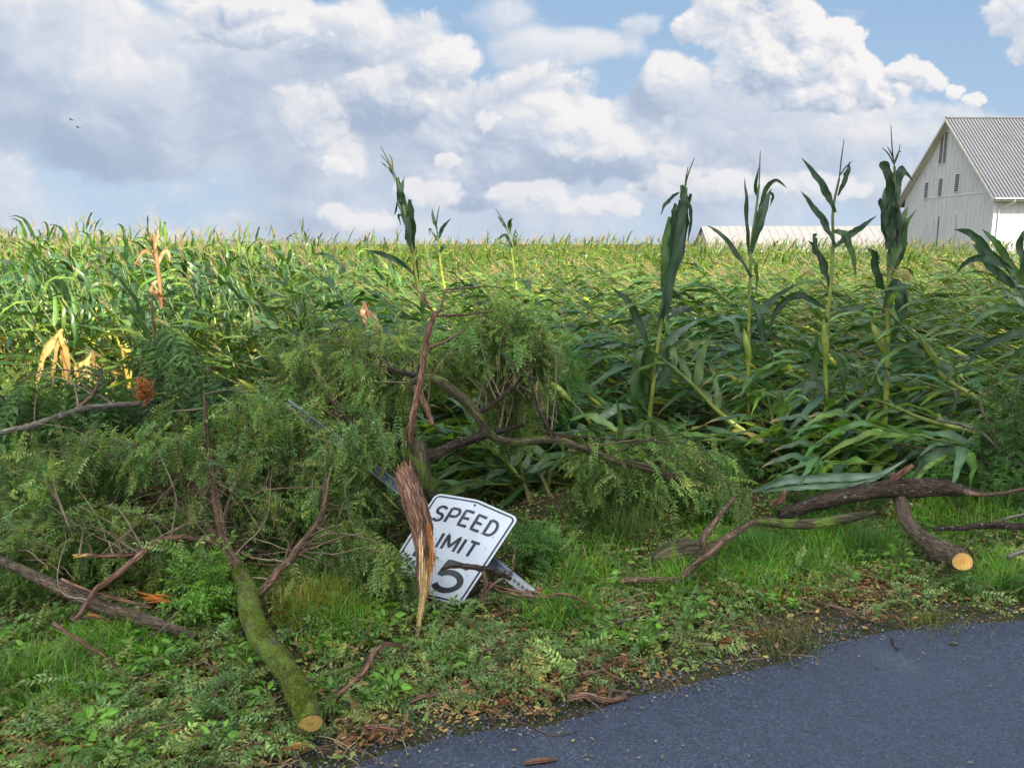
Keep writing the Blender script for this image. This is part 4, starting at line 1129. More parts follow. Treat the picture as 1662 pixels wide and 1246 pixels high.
def cut_disc(b, centre, nrm, r, name='cut_face', col=(.55, .38, .14), seed=0, hole=0.0):
    """sawn end with growth rings"""
    mb = MB(); n = norm(np.array(nrm, float)); u = norm(np.cross(n, [0, 0, 1.0])); w = np.cross(n, u)
    g = np.random.default_rng(seed); S = 40; rings = 16; V = []; K = []
    lob = 1 + .05 * np.sin(np.arange(S) / S * 6.28 * 2 + 1) + .03 * np.sin(np.arange(S) / S * 6.28 * 3)
    for k in range(rings + 1):
        rr = r * k / rings
        for j in range(S):
            a = 2 * math.pi * j / S
            V.append(centre + n * (.003 + .0006 * g.normal()) + (u * math.cos(a) + w * math.sin(a)) * rr * lob[j])
            c = np.array(col) * (1.1 if k % 2 else .85) * (1 - .18 * (k / rings) ** 4) * (1 + .05 * g.normal())
            if k < 5: c = c * np.array([.92, .8, .62])
            if k == rings: c = np.array([.10, .06, .03])
            K.append(c)
    f = [(k * S + j, k * S + (j + 1) % S, (k + 1) * S + (j + 1) % S, (k + 1) * S + j) for k in range(rings) for j in range(S)]
    mb.add(V, f, np.array(K)); return mb.build(name, M['cut'], b)


def splinters(b, base, dirv, length, spread, n, colr, name='splintered_wood', seed=0, rad=.008):
    g = np.random.default_rng(seed); mb = MB()
    for k in range(n):
        s = base + g.normal(0, spread, 3); L_ = length * g.uniform(.4, 1.1); d = norm(np.array(dirv) + g.normal(0, .12, 3))
        tube(mb, [s - d * .03, s + d * L_ * .5, s + d * L_], [rad, rad * .8, rad * .08], 4, 2, np.array(colr) * g.uniform(.6, 1.3), rough=.2)
    return mb.build(name, M['wood'], b)


# --- mossy limb in the left foreground with its forks and crown
def mossy_tree():
    b = empty('fallen_tree', P(503, 1172, 3.02), 'fallen tree with moss covered trunk sawn off at bottom left, forked branches and drooping leaves', 'fallen tree')
    tr = MB()
    pts = [(503, 1174, 2.87), (494, 1146, 2.96), (480, 1115, 3.1), (450, 1068, 3.32), (420, 1030, 3.52), (405, 985, 3.8), (400, 955, 4.0), (384, 925, 4.12)]
    p = limb(tr, pts, [22, 22, 21, 20, 19, 19, 17, 13], 18, 9, .05, .004)
    tr.build('trunk', M['moss_bark'], b)
    mo = MB(); g = np.random.default_rng(9); k = 9000; ii = g.integers(1, len(p) - 1, k); a = g.normal(.2, .95, k)
    ax_ = norm(np.gradient(p, axis=0))[ii]; sd_ = norm(np.cross(ax_, [0, 0, 1.0])); up_ = np.cross(sd_, ax_)
    rr_ = np.interp(ii / len(p), [0, .7, 1], [PXM(21.5, 3.0), PXM(19, 3.6), PXM(13, 4.1)])
    nr_ = sd_ * np.sin(a)[:, None] + up_ * np.cos(a)[:, None]
    loc = p[ii] + (p[np.minimum(ii + 1, len(p) - 1)] - p[ii]) * g.random((k, 1)) + nr_ * (rr_ * .97)[:, None]
    kp = vn(loc[:, 0] * 14, loc[:, 1] * 9 + loc[:, 2] * 5, 5) > -.25; loc = loc[kp]; nr_ = nr_[kp]; k = len(loc)
    inst(mo, LEAF_V * [1, .8, 1], LEAF_F, LEAF_K, rots(nr_ + g.normal(0, .6, (k, 3)), g.uniform(0, 6, k)) * g.uniform(.005, .012, k)[:, None, None], loc, np.array([.13, .175, .022]) * g.uniform(.5, 1.5, (k, 1)), smooth=False)
    mo.build('moss', M['leaf'], b)
    cut_disc(b, p[0], p[0] - p[2], PXM(22.5, 2.87), col=(.66, .46, .14))
    sk = [p]
    br = [([(384, 925, 4.12), (372, 900, 4.2), (363, 868, 4.32), (352, 820, 4.5), (342, 765, 4.7), (334, 705, 4.85), (330, 640, 5.0)], [15, 11, 9.5, 7.5, 6, 4.5, 2.5], 'brown_bark'),
          ([(412, 975, 3.95), (432, 950, 4.0), (462, 915, 4.1), (492, 880, 4.2), (514, 850, 4.3), (526, 815, 4.4), (530, 770, 4.5)], [6, 7, 7, 6.5, 5.5, 4.5, 3], 'brown_bark'),
          ([(480, 900, 4.15), (505, 888, 4.2), (540, 878, 4.3), (600, 872, 4.45)], [4, 4, 3.5, 2.5], 'brown_bark'),
          ([(362, 885, 4.3), (335, 876, 4.3), (300, 872, 4.25), (268, 874, 4.2), (240, 890, 4.1), (205, 918, 3.95), (165, 948, 3.85), (140, 980, 3.7), (118, 1008, 3.6)], [8, 6.5, 6, 6, 6, 5.5, 5.5, 4.5, 3.5], 'red_bark'),
          ([(262, 880, 4.18), (225, 896, 4.1), (190, 902, 4.05), (150, 903, 4.0), (128, 902, 3.98)], [4, 3.5, 3.5, 3, 3.5], 'red_bark'),
          ([(366, 880, 4.3), (340, 858, 4.5), (300, 826, 4.7), (255, 812, 4.8), (205, 803, 4.9), (120, 785, 5.0), (60, 750, 5.1)], [7, 5.5, 5, 4.5, 4, 3, 2], 'brown_bark'),
          ([(300, 826, 4.7), (275, 790, 4.8), (250, 750, 4.9), (230, 715, 5.0)], [4, 3, 2.5, 1.5], 'brown_bark'),
          ([(372, 885, 4.3), (400, 888, 4.35), (430, 900, 4.4), (455, 915, 4.5), (470, 930, 4.55)], [7, 6, 5, 4.5, 4], 'dark_bark'),
          ([(352, 822, 4.5), (322, 798, 4.7), (285, 770, 4.9), (262, 735, 5.0)], [4, 3, 2.5, 1.5], 'brown_bark'),
          ([(345, 780, 4.65), (365, 745, 4.8), (395, 705, 5.0), (425, 680, 5.1)], [4, 3, 2.5, 1.5], 'brown_bark'),
          ([(420, 830, 4.9), (440, 790, 5.0), (455, 740, 5.1), (470, 690, 5.2)], [9, 7, 5.5, 3], 'dark_bark'),
          ([(405, 850, 4.9), (425, 800, 5.1), (435, 750, 5.2), (440, 700, 5.3)], [6, 5, 4, 3], 'dark_bark')]
    for q, r, m_ in br:
        mb = MB(); sk.append(limb(mb, q, r, 9, 6, .08, .006)); mb.build('branch', M[m_], b)
    splinters(b, P(132, 902, 3.98), (-1, 0, .05), .06, .003, 5, (.62, .42, .10), seed=3, rad=.005)
    skel = np.vstack(sk[1:])
    fol, twg = MB(), MB()
    crown(fol, twg, skel, [(420, 725, 5.1, 120, 90, .4), (270, 760, 4.9, 150, 100, .4), (90, 775, 4.8, 150, 95, .4), (560, 820, 4.7, 70, 85, .25), (500, 760, 5.0, 80, 80, .3),
                           (230, 850, 4.5, 150, 55, .3), (40, 880, 4.4, 110, 80, .3), (470, 820, 4.7, 60, 50, .2), (300, 920, 4.2, 80, 35, .15)],
          320, 19, seed=5, scale=.86)
    g = np.random.default_rng(77)
    for k in range(42):
        s0 = skel[g.integers(len(skel))]; e = P(g.uniform(40, 560), g.uniform(690, 950), g.uniform(4.2, 4.75)); e = s0 + (e - s0) * min(1, .55 / np.linalg.norm(e - s0)) if np.linalg.norm(e - s0) > .55 else e
        e[2] = max(e[2], .08); mid = (s0 + e) / 2 + g.normal(0, .05, 3)
        path, _ = tube(twg, [s0, mid, e], [.0045, .0032, .0012], 4, 5, np.array([(.24, .15, .09), (.34, .27, .18), (.16, .11, .07)][g.integers(3)]), cap=False, wob=.008)
        for q in range(3):
            a_ = path[g.integers(3, len(path))]; tube(twg, [a_, a_ + g.normal(0, .05, 3), a_ + g.normal(0, .10, 3) + norm(e - s0) * .08], [.0022, .0016, .0008], 3, 3, (.24, .17, .11), cap=False)
    crown(fol, twg, skel, [(610, 930, 4.15, 55, 55, .1), (560, 890, 4.3, 50, 60, .12), (640, 870, 4.22, 22, 30, .05)], 26, 18, seed=6, scale=.9, hang=.9)
    twg.build('twigs', M['twig'], b); fol.build('foliage', M['leaf'], b)


mossy_tree()


def broken_tree():
    b = empty('broken_tree', P(680, 790, 4.9), 'snapped tree, bent red brown trunk end hanging over the sign, wide drooping leafy crown', 'broken tree')
    sk = []
    mb = MB(); limb(mb, [(702, 850, 5.1), (690, 810, 4.95), (678, 775, 4.8), (674, 745, 4.8), (668, 722, 4.85)], [22, 24, 24, 22, 20], 14, 7, .08, .004); mb.build('trunk', M['green_bark'], b)
    for q, r, m_ in [([(668, 722, 4.85), (640, 714, 5.0), (612, 713, 5.15), (570, 730, 5.4), (520, 720, 5.6)], [12, 10, 9, 7, 5], 'dark_bark'),
                     ([(684, 740, 4.85), (710, 735, 4.9), (740, 722, 5.0), (790, 705, 5.2), (850, 690, 5.4)], [13, 10, 9, 6, 3.5], 'dark_bark'),
                     ([(663, 720, 4.75), (668, 690, 4.75), (676, 650, 4.8), (684, 600, 4.85), (691, 555, 4.9), (700, 525, 4.95), (706, 512, 4.97)], [7, 6, 5.5, 5, 5, 4.5, 4], 'red_bark'),
                     ([(706, 512, 4.97), (716, 498, 5.0), (722, 470, 5.1)], [3, 2, 1.5], 'brown_bark'), ([(706, 512, 4.97), (745, 512, 5.0), (800, 506, 5.1)], [2.5, 2, 1.2], 'brown_bark'),
                     ([(706, 512, 4.97), (692, 490, 5.0), (670, 460, 5.1)], [2.5, 2, 1.2], 'brown_bark'), ([(689, 568, 4.9), (720, 555, 4.9), (755, 536, 4.95)], [2.5, 2.2, 1.5], 'brown_bark'),
                     ([(668, 622, 5.1), (690, 612, 5.05), (715, 618, 5.0), (745, 642, 5.0), (772, 672, 5.0), (790, 700, 5.0), (812, 714, 5.05), (850, 717, 5.1), (900, 713, 5.2), (945, 728, 5.2), (1000, 747, 5.25), (1050, 760, 5.3), (1120, 785, 5.4), (1175, 800, 5.5)],
                      [5, 6.5, 7.5, 8, 7.5, 7.5, 7, 6.5, 6.5, 6, 6, 7, 5.5, 4], 'green_bark'),
                     ([(672, 620, 5.3), (688, 650, 5.25), (703, 690, 5.1)], [6, 5, 4], 'red_bark'), ([(900, 713, 5.2), (888, 690, 5.2), (872, 655, 5.3), (858, 600, 5.4), (850, 540, 5.5)], [5, 4.5, 3.5, 2.5, 1.5], 'dark_bark'),
                     ([(690, 612, 5.25), (640, 600, 5.4), (600, 585, 5.5), (560, 560, 5.7)], [5, 4, 3, 2], 'dark_bark'), ([(772, 672, 5.2), (820, 640, 5.3), (860, 600, 5.5)], [4, 3, 2], 'dark_bark'),
                     ([(600, 720, 5.2), (560, 690, 5.3), (520, 640, 5.5), (490, 600, 5.6)], [5, 4, 3, 2], 'brown_bark'), ([(590, 800, 4.9), (530, 790, 5.0), (470, 810, 5.1), (440, 830, 5.15)], [8, 11, 10, 8], 'dark_bark')]:
        mb = MB(); sk.append(limb(mb, q, r, 9, 6, .08, .005)); mb.build('branch', M[m_], b)
    # bark-covered end that bends over and tears into splinters
    h = MB()
    limb(h, [(655, 764, 4.42), (662, 785, 4.36), (672, 815, 4.28), (683, 850, 4.2), (689, 885, 4.12), (687, 925, 4.03), (684, 965, 3.95)], [16, 19, 20, 19, 17, 13, 5], 18, 9, .07, .003)
    h.build('torn_trunk_end', M['red_bark'], b)
    g = np.random.default_rng(4)
    for (pts, w, n_, c, ln) in [([(690, 838, 4.12), (699, 880, 4.03), (700, 915, 3.96), (697, 955, 3.9)], 5, 22, (.36, .15, .045), .8),
                                ([(683, 858, 4.08), (684, 900, 3.99), (683, 940, 3.92), (684, 975, 3.88)], 3.5, 12, (.74, .54, .28), .8),
                                ([(694, 905, 4.0), (689, 950, 3.92), (684, 985, 3.87), (680, 1015, 3.83), (677, 1042, 3.79)], 5.5, 24, (.66, .48, .22), .75),
                                ([(697, 900, 3.99), (694, 950, 3.92), (689, 990, 3.87)], 4, 12, (.34, .16, .06), .7),
                                ([(706, 868, 4.07), (707, 910, 4.0), (708, 950, 3.94)], 2, 5, (.78, .58, .32), .8)]:
        mb = MB(); base = spline(np.array([P(*q) for q in pts]), 8); nb = len(base)
        for k in range(n_):
            a0 = int(g.uniform(0, .35) * nb); a1 = int(min(nb, a0 + nb * ln * g.uniform(.5, 1.1))); a1 = max(a1, a0 + 4)
            o_ = g.normal(0, 1, 3) * PXM(w, 4) * .5 * [1, .8, .2]; seg = base[a0:a1:3] + o_
            if len(seg) < 2: continue
            tp = np.linspace(1, .25, len(seg))[:, None]; seg = seg - o_ * (1 - tp) * .5 + g.normal(0, .0015, seg.shape)
            rad = PXM(w, 4) * .30 * g.uniform(.4, 1.0) * np.interp(np.linspace(0, 1, len(seg)), [0, .15, .7, 1], [.4, 1, .8, .08])
            tube(mb, seg, rad, 5, 3, np.array(c) * g.uniform(.55, 1.35), rough=.2)
        mb.build('splintered_wood', M['wood'], b)
    splinters(b, P(655, 766, 4.40), (-.25, 0, .9), .06, .016, 26, (.35, .20, .12), name='frayed_bark', seed=8, rad=.005)
    skel = np.vstack(sk)
    fol, twg = MB(), MB()
    crown(fol, twg, skel, [(560, 600, 5.7, 120, 75, .4), (650, 575, 5.8, 90, 60, .35), (775, 570, 5.85, 90, 60, .35), (500, 660, 5.5, 90, 70, .35), (830, 660, 5.8, 50, 45, .2), (590, 665, 5.5, 70, 50, .25),
                           (850, 620, 5.8, 45, 60, .3), (590, 770, 5.0, 50, 50, .2)],
          310, 18, seed=12, scale=.76, hang=.4, pal=LOCUST * np.array([1.05, 1.0, 1.0]))
    crown(fol, twg, skel, [(1060, 800, 5.5, 80, 35, .25), (1130, 760, 5.7, 70, 40, .25), (990, 770, 5.4, 50, 25, .2), (1170, 800, 5.5, 50, 30, .2)], 48, 22, seed=14, scale=.95, hang=.7, inner=.1, tcol=(.12, .09, .06))
    crown(fol, twg, skel, [(820, 520, 5.6, 70, 30, .3), (870, 560, 5.7, 50, 40, .3)], 40, 20, seed=15, scale=.8, hang=.3, pal=LOCUST * 1.1)
    crown(fol, twg, P(612, 713, 5.15)[None].repeat(3, 0), [(572, 712, 4.62, 30, 26, .06), (600, 690, 4.7, 30, 20, .06)], 11, 13, seed=16, scale=.9, hang=.8)
    twg.build('twigs', M['twig'], b); fol.build('foliage', M['leaf'], b)


broken_tree()


def grey_branch():
    b = empty('fallen_branch', P(-40, 718, 5.3), 'long pale grey branch with broad drooping leaflets reaching in from the left edge', 'branch')
    mb = MB(); a = limb(mb, [(-60, 722, 4.75), (0, 703, 4.8), (60, 688, 4.85), (122, 666, 4.95), (165, 660, 5.05), (212, 656, 5.2), (262, 652, 5.5), (300, 660, 5.5), (340, 670, 5.55), (382, 676, 5.6)], [5.5, 5.5, 5, 5.5, 5, 4.5, 4, 4, 3.5, 3], 9, 6, .07)
    mb.build('limb', M['grey_bark'], b); sk = [a]
    for q, r in [([(122, 666, 4.95), (150, 640, 5.1), (165, 600, 5.5)], [4, 3, 2]), ([(262, 652, 5.5), (260, 600, 5.5), (250, 540, 5.6), (245, 490, 5.7)], [4, 3, 2.5, 1.5]),
                 ([(60, 688, 4.85), (50, 720, 5.0), (60, 760, 5.2)], [4, 3, 2]), ([(300, 660, 5.5), (330, 620, 5.6), (345, 590, 5.7)], [3, 2.5, 1.5])]:
        m2 = MB(); sk.append(limb(m2, q, r, 7, 5, .07)); m2.build('side_branch', M['brown_bark'], b)
    sk = np.vstack(sk); fol, twg = MB(), MB()
    pal = np.array([(.06, .13, .038), (.05, .11, .04), (.09, .16, .045)])
    crown(fol, twg, sk, [(250, 640, 5.4, 100, 60, .2), (150, 625, 5.4, 90, 40, .2), (320, 640, 5.5, 60, 50, .2), (255, 560, 5.6, 50, 60, .15), (40, 640, 5.4, 70, 45, .2)], 60, 7, seed=31, scale=.85, tmpl=SPR_BIG, pal=pal, hang=1.3)
    twg.build('twigs', M['twig'], b); fol.build('foliage', M['leaf'], b)
    g = np.random.default_rng(5); c = P(233, 634, 5.0)
    s = MB()
    for k in range(260):
        q = g.normal(0, 1, 3) * [.032, .028, .05] * .75
        p = c + q + [.01 * 0, 0, 0]; tube(s, [p, p + g.normal(0, .010, 3), p + g.normal(0, .014, 3)], [.0028, .003, .001], 4, 1, np.array([.42, .15, .05]) * g.uniform(.6, 1.4), cap=False)
    s.build('seed_cluster', M['dry'], b)


grey_branch()


def simple_log(name, label, cat, pts, rpx, mat, cut=None, sides=12, stubs=(), group=None, cutcol=(.55, .38, .14), twigs=(), rough=.08, wob=.004):
    pts = [(q[0], q[1], q[2] - .05) for q in pts]; stubs = [([(a[0], a[1], a[2] - .05) for a in q], r, m_) for q, r, m_ in stubs]
    b = empty(name, P(*pts[0]), label, cat, group)
    mb = MB(); p = limb(mb, pts, rpx, sides, 7, rough, wob); mb.build('bark', M[mat], b)
    if cut == 'start': cut_disc(b, p[0], p[0] - p[1], PXM(rpx[0], pts[0][2]) * .98, col=cutcol)
    if cut == 'end': cut_disc(b, p[-1], p[-1] - p[-2], PXM(rpx[-1], pts[-1][2]) * .98, col=cutcol)
    for q, r, m_ in stubs:
        s = MB(); limb(s, q, r, 8, 5, .1); s.build('side_branch', M[m_], b)
    return b


simple_log('fallen_log', 'dark brown log coming in from the left edge and ending in the grass', 'log',
           [(-80, 865, 4.4), (0, 908, 4.15), (80, 945, 4.0), (160, 982, 3.88), (240, 1008, 3.78), (318, 1034, 3.7)], [7, 8, 10, 12, 11, 7], 'log_bark', stubs=[([(100, 940, 3.95), (170, 968, 3.85), (245, 985, 3.8)], [3, 3, 2], 'red_bark')])
simple_log('fallen_log', 'dark rough barked log lying across the grass behind the sawn log at right', 'log',
           [(1265, 835, 5.25), (1320, 818, 5.3), (1380, 803, 5.3), (1450, 793, 5.3), (1520, 790, 5.3), (1552, 795, 5.3), (1590, 800, 5.3)], [8, 12, 14, 15, 14, 11, 4], 'dark_bark', sides=18, rough=.12,
           stubs=[([(1545, 792, 5.3), (1580, 802, 5.25), (1625, 800, 5.25), (1680, 790, 5.25)], [6, 4, 3.5, 3.5], 'brown_bark'), ([(1442, 790, 5.35), (1452, 776, 5.3), (1482, 755, 5.25)], [6, 6, 5], 'red_bark')])
simple_log('fallen_log', 'sawn log with a round orange cut end facing the road, at right', 'log',
           [(1448, 772, 5.5), (1460, 810, 5.28), (1472, 845, 5.1), (1495, 872, 4.9), (1525, 892, 4.68), (1548, 903, 4.54), (1562, 911, 4.42)], [8, 10, 11, 14, 19, 18, 16], 'log_bark', cut='end', sides=18, cutcol=(.62, .38, .10), rough=.1,
           stubs=[([(1500, 885, 4.75), (1510, 905, 4.7), (1516, 925, 4.66)], [5, 7, 2], 'dark_bark')])
simple_log('bark_slab', 'broad slab of brown bark half sunk in grass behind the crooked branch', 'bark slab',
           [(1058, 915, 4.72), (1085, 905, 4.72), (1125, 900, 4.74), (1165, 893, 4.76)], [8, 24, 26, 14], 'green_bark', sides=14, rough=.12)
simple_log('fallen_branch', 'crooked forked branch with a small pale cut end, middle right of the verge', 'branch',
           [(1012, 942, 4.42), (1050, 940, 4.42), (1098, 942, 4.42), (1122, 922, 4.45), (1155, 895, 4.5), (1185, 868, 4.6), (1225, 845, 4.8)], [5, 5.5, 6, 6, 6.5, 6, 4], 'brown_bark', cut='start', cutcol=(.6, .45, .25),
           stubs=[([(1145, 900, 4.5), (1143, 872, 4.52), (1160, 845, 4.6), (1192, 808, 4.75)], [6, 5.5, 4.5, 3.5], 'brown_bark')])
simple_log('fallen_branch', 'dark branch lying level in the grass at the right edge', 'branch',
           [(1515, 858, 5.0), (1560, 856, 5.0), (1610, 852, 5.0), (1690, 855, 5.0)], [3, 4.5, 5.5, 6], 'dark_bark')
simple_log('fallen_branch', 'thin pale stick leaning in the grass above the dark level branch', 'branch', [(1612, 848, 4.95), (1640, 840, 4.95), (1690, 825, 4.95)], [2, 2.3, 2.5], 'grey_bark', sides=6)
simple_log('fallen_branch', 'pale grey stick poking in at the right edge beside the sawn log', 'branch', [(1635, 905, 4.62), (1650, 898, 4.62), (1700, 885, 4.62)], [4, 5, 6], 'grey_bark', sides=8)
simple_log('fallen_branch', 'mossy limb lying in the grass just below the dark rough log', 'branch', [(1230, 845, 5.1), (1300, 852, 5.05), (1370, 842, 5.1), (1420, 832, 5.15)], [7, 9, 9, 5], 'green_bark')
simple_log('fallen_branch', 'orange stub of torn branch standing beside the end of the dark rough log', 'branch', [(1250, 820, 5.3), (1266, 812, 5.28), (1274, 796, 5.26)], [5, 6, 4], 'red_bark', sides=7)
simple_log('fallen_branch', 'long thin branch slanting down to the right edge through the weeds', 'branch', [(1520, 680, 6.1), (1590, 700, 6.0), (1640, 745, 5.9), (1700, 770, 5.8)], [2.5, 3, 3.5, 4], 'grey_bark', sides=7,
           stubs=[([(1590, 640, 6.1), (1600, 680, 6.0), (1640, 745, 5.9)], [2, 3, 3], 'brown_bark')])
simple_log('fallen_branch', 'thin straight branch lying across the weeds behind the dark rough log', 'branch', [(1455, 720, 6.3), (1540, 735, 6.1), (1620, 755, 5.9), (1690, 772, 5.8)], [2, 2.3, 2.5, 3], 'brown_bark', sides=6)
simple_log('fallen_branch', 'crooked bare branch arching beside the sawn end of the mossy trunk', 'branch', [(525, 1140, 3.22), (560, 1118, 3.28), (590, 1090, 3.36), (606, 1062, 3.45), (625, 1045, 3.52), (664, 1051, 3.55)], [6, 6, 5, 4, 4, 2.5], 'red_bark', sides=8)
simple_log('fallen_branch', 'dark smooth curved branch lying across the lower half of the sign', 'branch', [(716, 924, 4.12), (745, 918, 4.08), (775, 922, 4.06), (800, 926, 4.1), (830, 940, 4.12)], [1.5, 4, 5.5, 5, 3], 'dark_bark', sides=8, stubs=[([(783, 925, 4.06), (788, 945, 4.05), (780, 975, 4.05)], [3.5, 3.5, 3], 'brown_bark')])
simple_log('fallen_branch', 'thin forked brown branch on the ground beside the foot of the sign post', 'branch', [(786, 948, 4.15), (830, 963, 4.15), (880, 968, 4.12), (915, 964, 4.1), (955, 978, 4.02)], [2, 2.5, 3, 3, 2], 'red_bark', sides=7,
           stubs=[([(778, 975, 4.1), (800, 950, 4.15), (830, 925, 4.2), (838, 880, 4.3)], [3, 3, 2.2, 1.5], 'brown_bark'), ([(780, 942, 4.2), (830, 958, 4.18), (880, 962, 4.15)], [2, 2.2, 2], 'red_bark')])
simple_log('fallen_branch', 'thin bare twig branch lying diagonally in the leaves left of the mossy trunk', 'branch', [(86, 1012, 3.62), (130, 1040, 3.55), (180, 1072, 3.45), (215, 1125, 3.25)], [4, 3.2, 2.4, 1.2], 'red_bark', sides=7)
simple_log('fallen_branch', 'curving thin twig branch in the leaves between the mossy trunk and the thin bare one', 'branch', [(318, 1072, 3.5), (345, 1082, 3.42), (375, 1120, 3.28), (400, 1140, 3.2), (435, 1145, 3.15)], [1.5, 2.2, 2.2, 2, 1.4], 'brown_bark', sides=7)
simple_log('fallen_branch', 'short rough grey branch piece at the bottom edge left of the mossy trunk', 'branch', [(288, 1213, 2.93), (320, 1200, 2.97), (368, 1176, 3.05)], [5, 6, 4], 'grey_bark', sides=9)
simple_log('fallen_branch', 'straight dark twig on the leaves just left of the cut end', 'branch', [(345, 1165, 3.1), (400, 1168, 3.08), (440, 1162, 3.1), (478, 1170, 3.06)], [1.5, 2, 3, 2], 'dark_bark', sides=7)
simple_log('fallen_branch', 'thin pale stick crossing the end of the left log', 'branch', [(225, 1038, 3.68), (250, 1027, 3.68), (277, 1014, 3.68)], [1.6, 2, 2], 'grey_bark', sides=6)

# loose sticks: (label, points px, radii px, bark, z lift)


def stick(label, pts, rpx, mat, lift=.0, name='stick', col=(.2, .15, .1)):
    w = []
    for q, r in zip(pts, rpx):
        g_ = G(*q); g_[2] = float(gz(g_[0], g_[1])) + PXM(r, g_[1]) * .8 + lift + (.008 if road_d(g_[0], g_[1]) < 0 else .045); w.append(g_)
    d = w[0][1]; mb = MB(); o0 = w[0]
    tube(mb, w, [PXM(r, d) for r in rpx], 8, 5, col, rough=.08)
    o = mb.build(name, M[mat]); tag(o, label, name.replace('_', ' '))
    return o


stick('straight brown stick lying along the edge of the asphalt', [(921, 1152), (950, 1147), (985, 1142), (1016, 1136)], [5.5, 5.5, 5, 5], 'red_bark')
stick('dark brown stick on the gravel shoulder, slanting towards the road', [(1322, 992), (1350, 998), (1380, 1010), (1402, 1021)], [3, 3.5, 4, 3.5], 'brown_bark')
stick('short pale cut stick in the grass below the crooked branch', [(1095, 957), (1112, 953), (1131, 946)], [4.5, 4.5, 4], 'grey_bark')
stick('short brown stick at the road edge below the orange cut log', [(1440, 1014), (1454, 1017), (1468, 1022)], [3.5, 3.5, 2.5], 'brown_bark')
stick('short red brown stick near the road edge at the bottom', [(595, 1197), (618, 1200), (646, 1204)], [5, 5, 4], 'red_bark')
stick('small dark curved twig alone on the asphalt', [(1446, 1037), (1450, 1048), (1457, 1057)], [1.6, 2, 1.4], 'dark_bark')
stick('tiny pale wood chip alone on the asphalt at right', [(1540, 1047), (1547, 1048), (1554, 1048)], [2, 3, 1.6], 'grey_bark')
stick('small reddish sliver of bark on the asphalt at the bottom edge', [(850, 1243), (872, 1240), (903, 1236)], [3, 5, 3], 'red_bark')
stick('very thin bare twig lying on the asphalt near its edge', [(800, 1172), (850, 1178), (900, 1196), (945, 1186)], [1.2, 1.2, 1, .6], 'brown_bark')
stick('thin stick standing out of the leaves left of the straight edge stick', [(935, 1118), (960, 1108), (998, 1100)], [2, 3, 2.5], 'brown_bark')
stick('short grey stick in the debris beside the bark chips', [(1000, 1025), (1020, 1020), (1052, 1012)], [3, 3.5, 3], 'grey_bark')
stick('stub of red wood lying in the leaves left of the asphalt corner', [(665, 1158), (690, 1148), (722, 1140)], [4, 5, 3], 'brown_bark')
stick('short reddish twig in the leaves beneath the splintered trunk end', [(798, 1040), (810, 1050), (822, 1070)], [2.5, 3, 2], 'red_bark')
stick('short tan stick lying at the bottom left edge', [(0, 1080), (14, 1072), (28, 1066)], [4, 4, 3], 'grey_bark')
stick('tan stick among leaves at the bottom left', [(158, 1222), (172, 1217), (190, 1212)], [4, 5, 4], 'red_bark')
for i, q in enumerate([[(1262, 925), (1300, 935), (1330, 948)], [(1500, 935), (1530, 940), (1560, 952)], [(1520, 948), (1550, 950), (1580, 966)]]):
    stick(['thin twig in the sunlit debris patch', 'brown twig below the orange cut log', 'long thin twig below the orange cut log, nearest the road'][i], q, [2, 2, 1.2], 'brown_bark')

# torn pieces of orange inner bark


def slab(label, cx, cy, L_, W_, ang, col, seed, n=7, name='bark_piece', cat='bark piece', lift=.085):
    g = np.random.default_rng(seed); c = G(cx, cy); c[2] = float(gz(c[0], c[1])) + lift; mb = MB()
    for k in range(n):
        t = (k - (n - 1) / 2) / n; d = np.array([math.cos(ang), math.sin(ang), g.normal(0, .10)]); pr = np.array([-math.sin(ang), math.cos(ang), 0])
        s = c + pr * W_ * t + d * g.normal(0, L_ * .12); l = L_ * g.uniform(.6, 1)
        a = s - d * l / 2; e = s + d * l / 2; a[2] -= .01; e[2] -= .005
        w = W_ / n * g.uniform(.6, 1.1); m_ = (a + e) / 2 + [0, 0, g.uniform(.0, .02)]
        tube(mb, [a, m_, e], [w * .15, w, w * .1], 5, 4, np.array(col) * g.uniform(.6, 1.4), rough=.3)
    o = mb.build(name, M['wood']); tag(o, label, cat); return o


slab('bright orange shredded bark slab in the grass left of the mossy trunk', 262, 993, .24, .09, R(-8), (.50, .16, .035), 1, 9)
slab('brown and orange bark slab further left on the grass', 165, 1030, .20, .07, R(-20), (.40, .16, .05), 2, 7)
slab('reddish torn bark clump at the foot of the sign post', 885, 974, .07, .10, R(80), (.34, .13, .07), 3, 7, lift=.06)
slab('orange splinter at the bottom edge left of the road', 480, 1222, .12, .04, R(10), (.55, .22, .05), 4, 5, lift=.03)
slab('pale wood chip piece at the bottom left edge', 190, 1238, .16, .05, R(15), (.60, .46, .20), 5, 5, lift=.03)
slab('orange bark piece at the very bottom left', 70, 1238, .12, .06, R(60), (.55, .25, .07), 6, 5, lift=.03)
slab('orange bark piece standing among leaves at the bottom left', 160, 1212, .05, .05, R(100), (.55, .2, .05), 7, 4, lift=.04)
slab('tan wood chip in the grass right of the sign post foot', 1000, 962, .07, .04, R(-30), (.40, .24, .12), 8, 4, lift=.04)


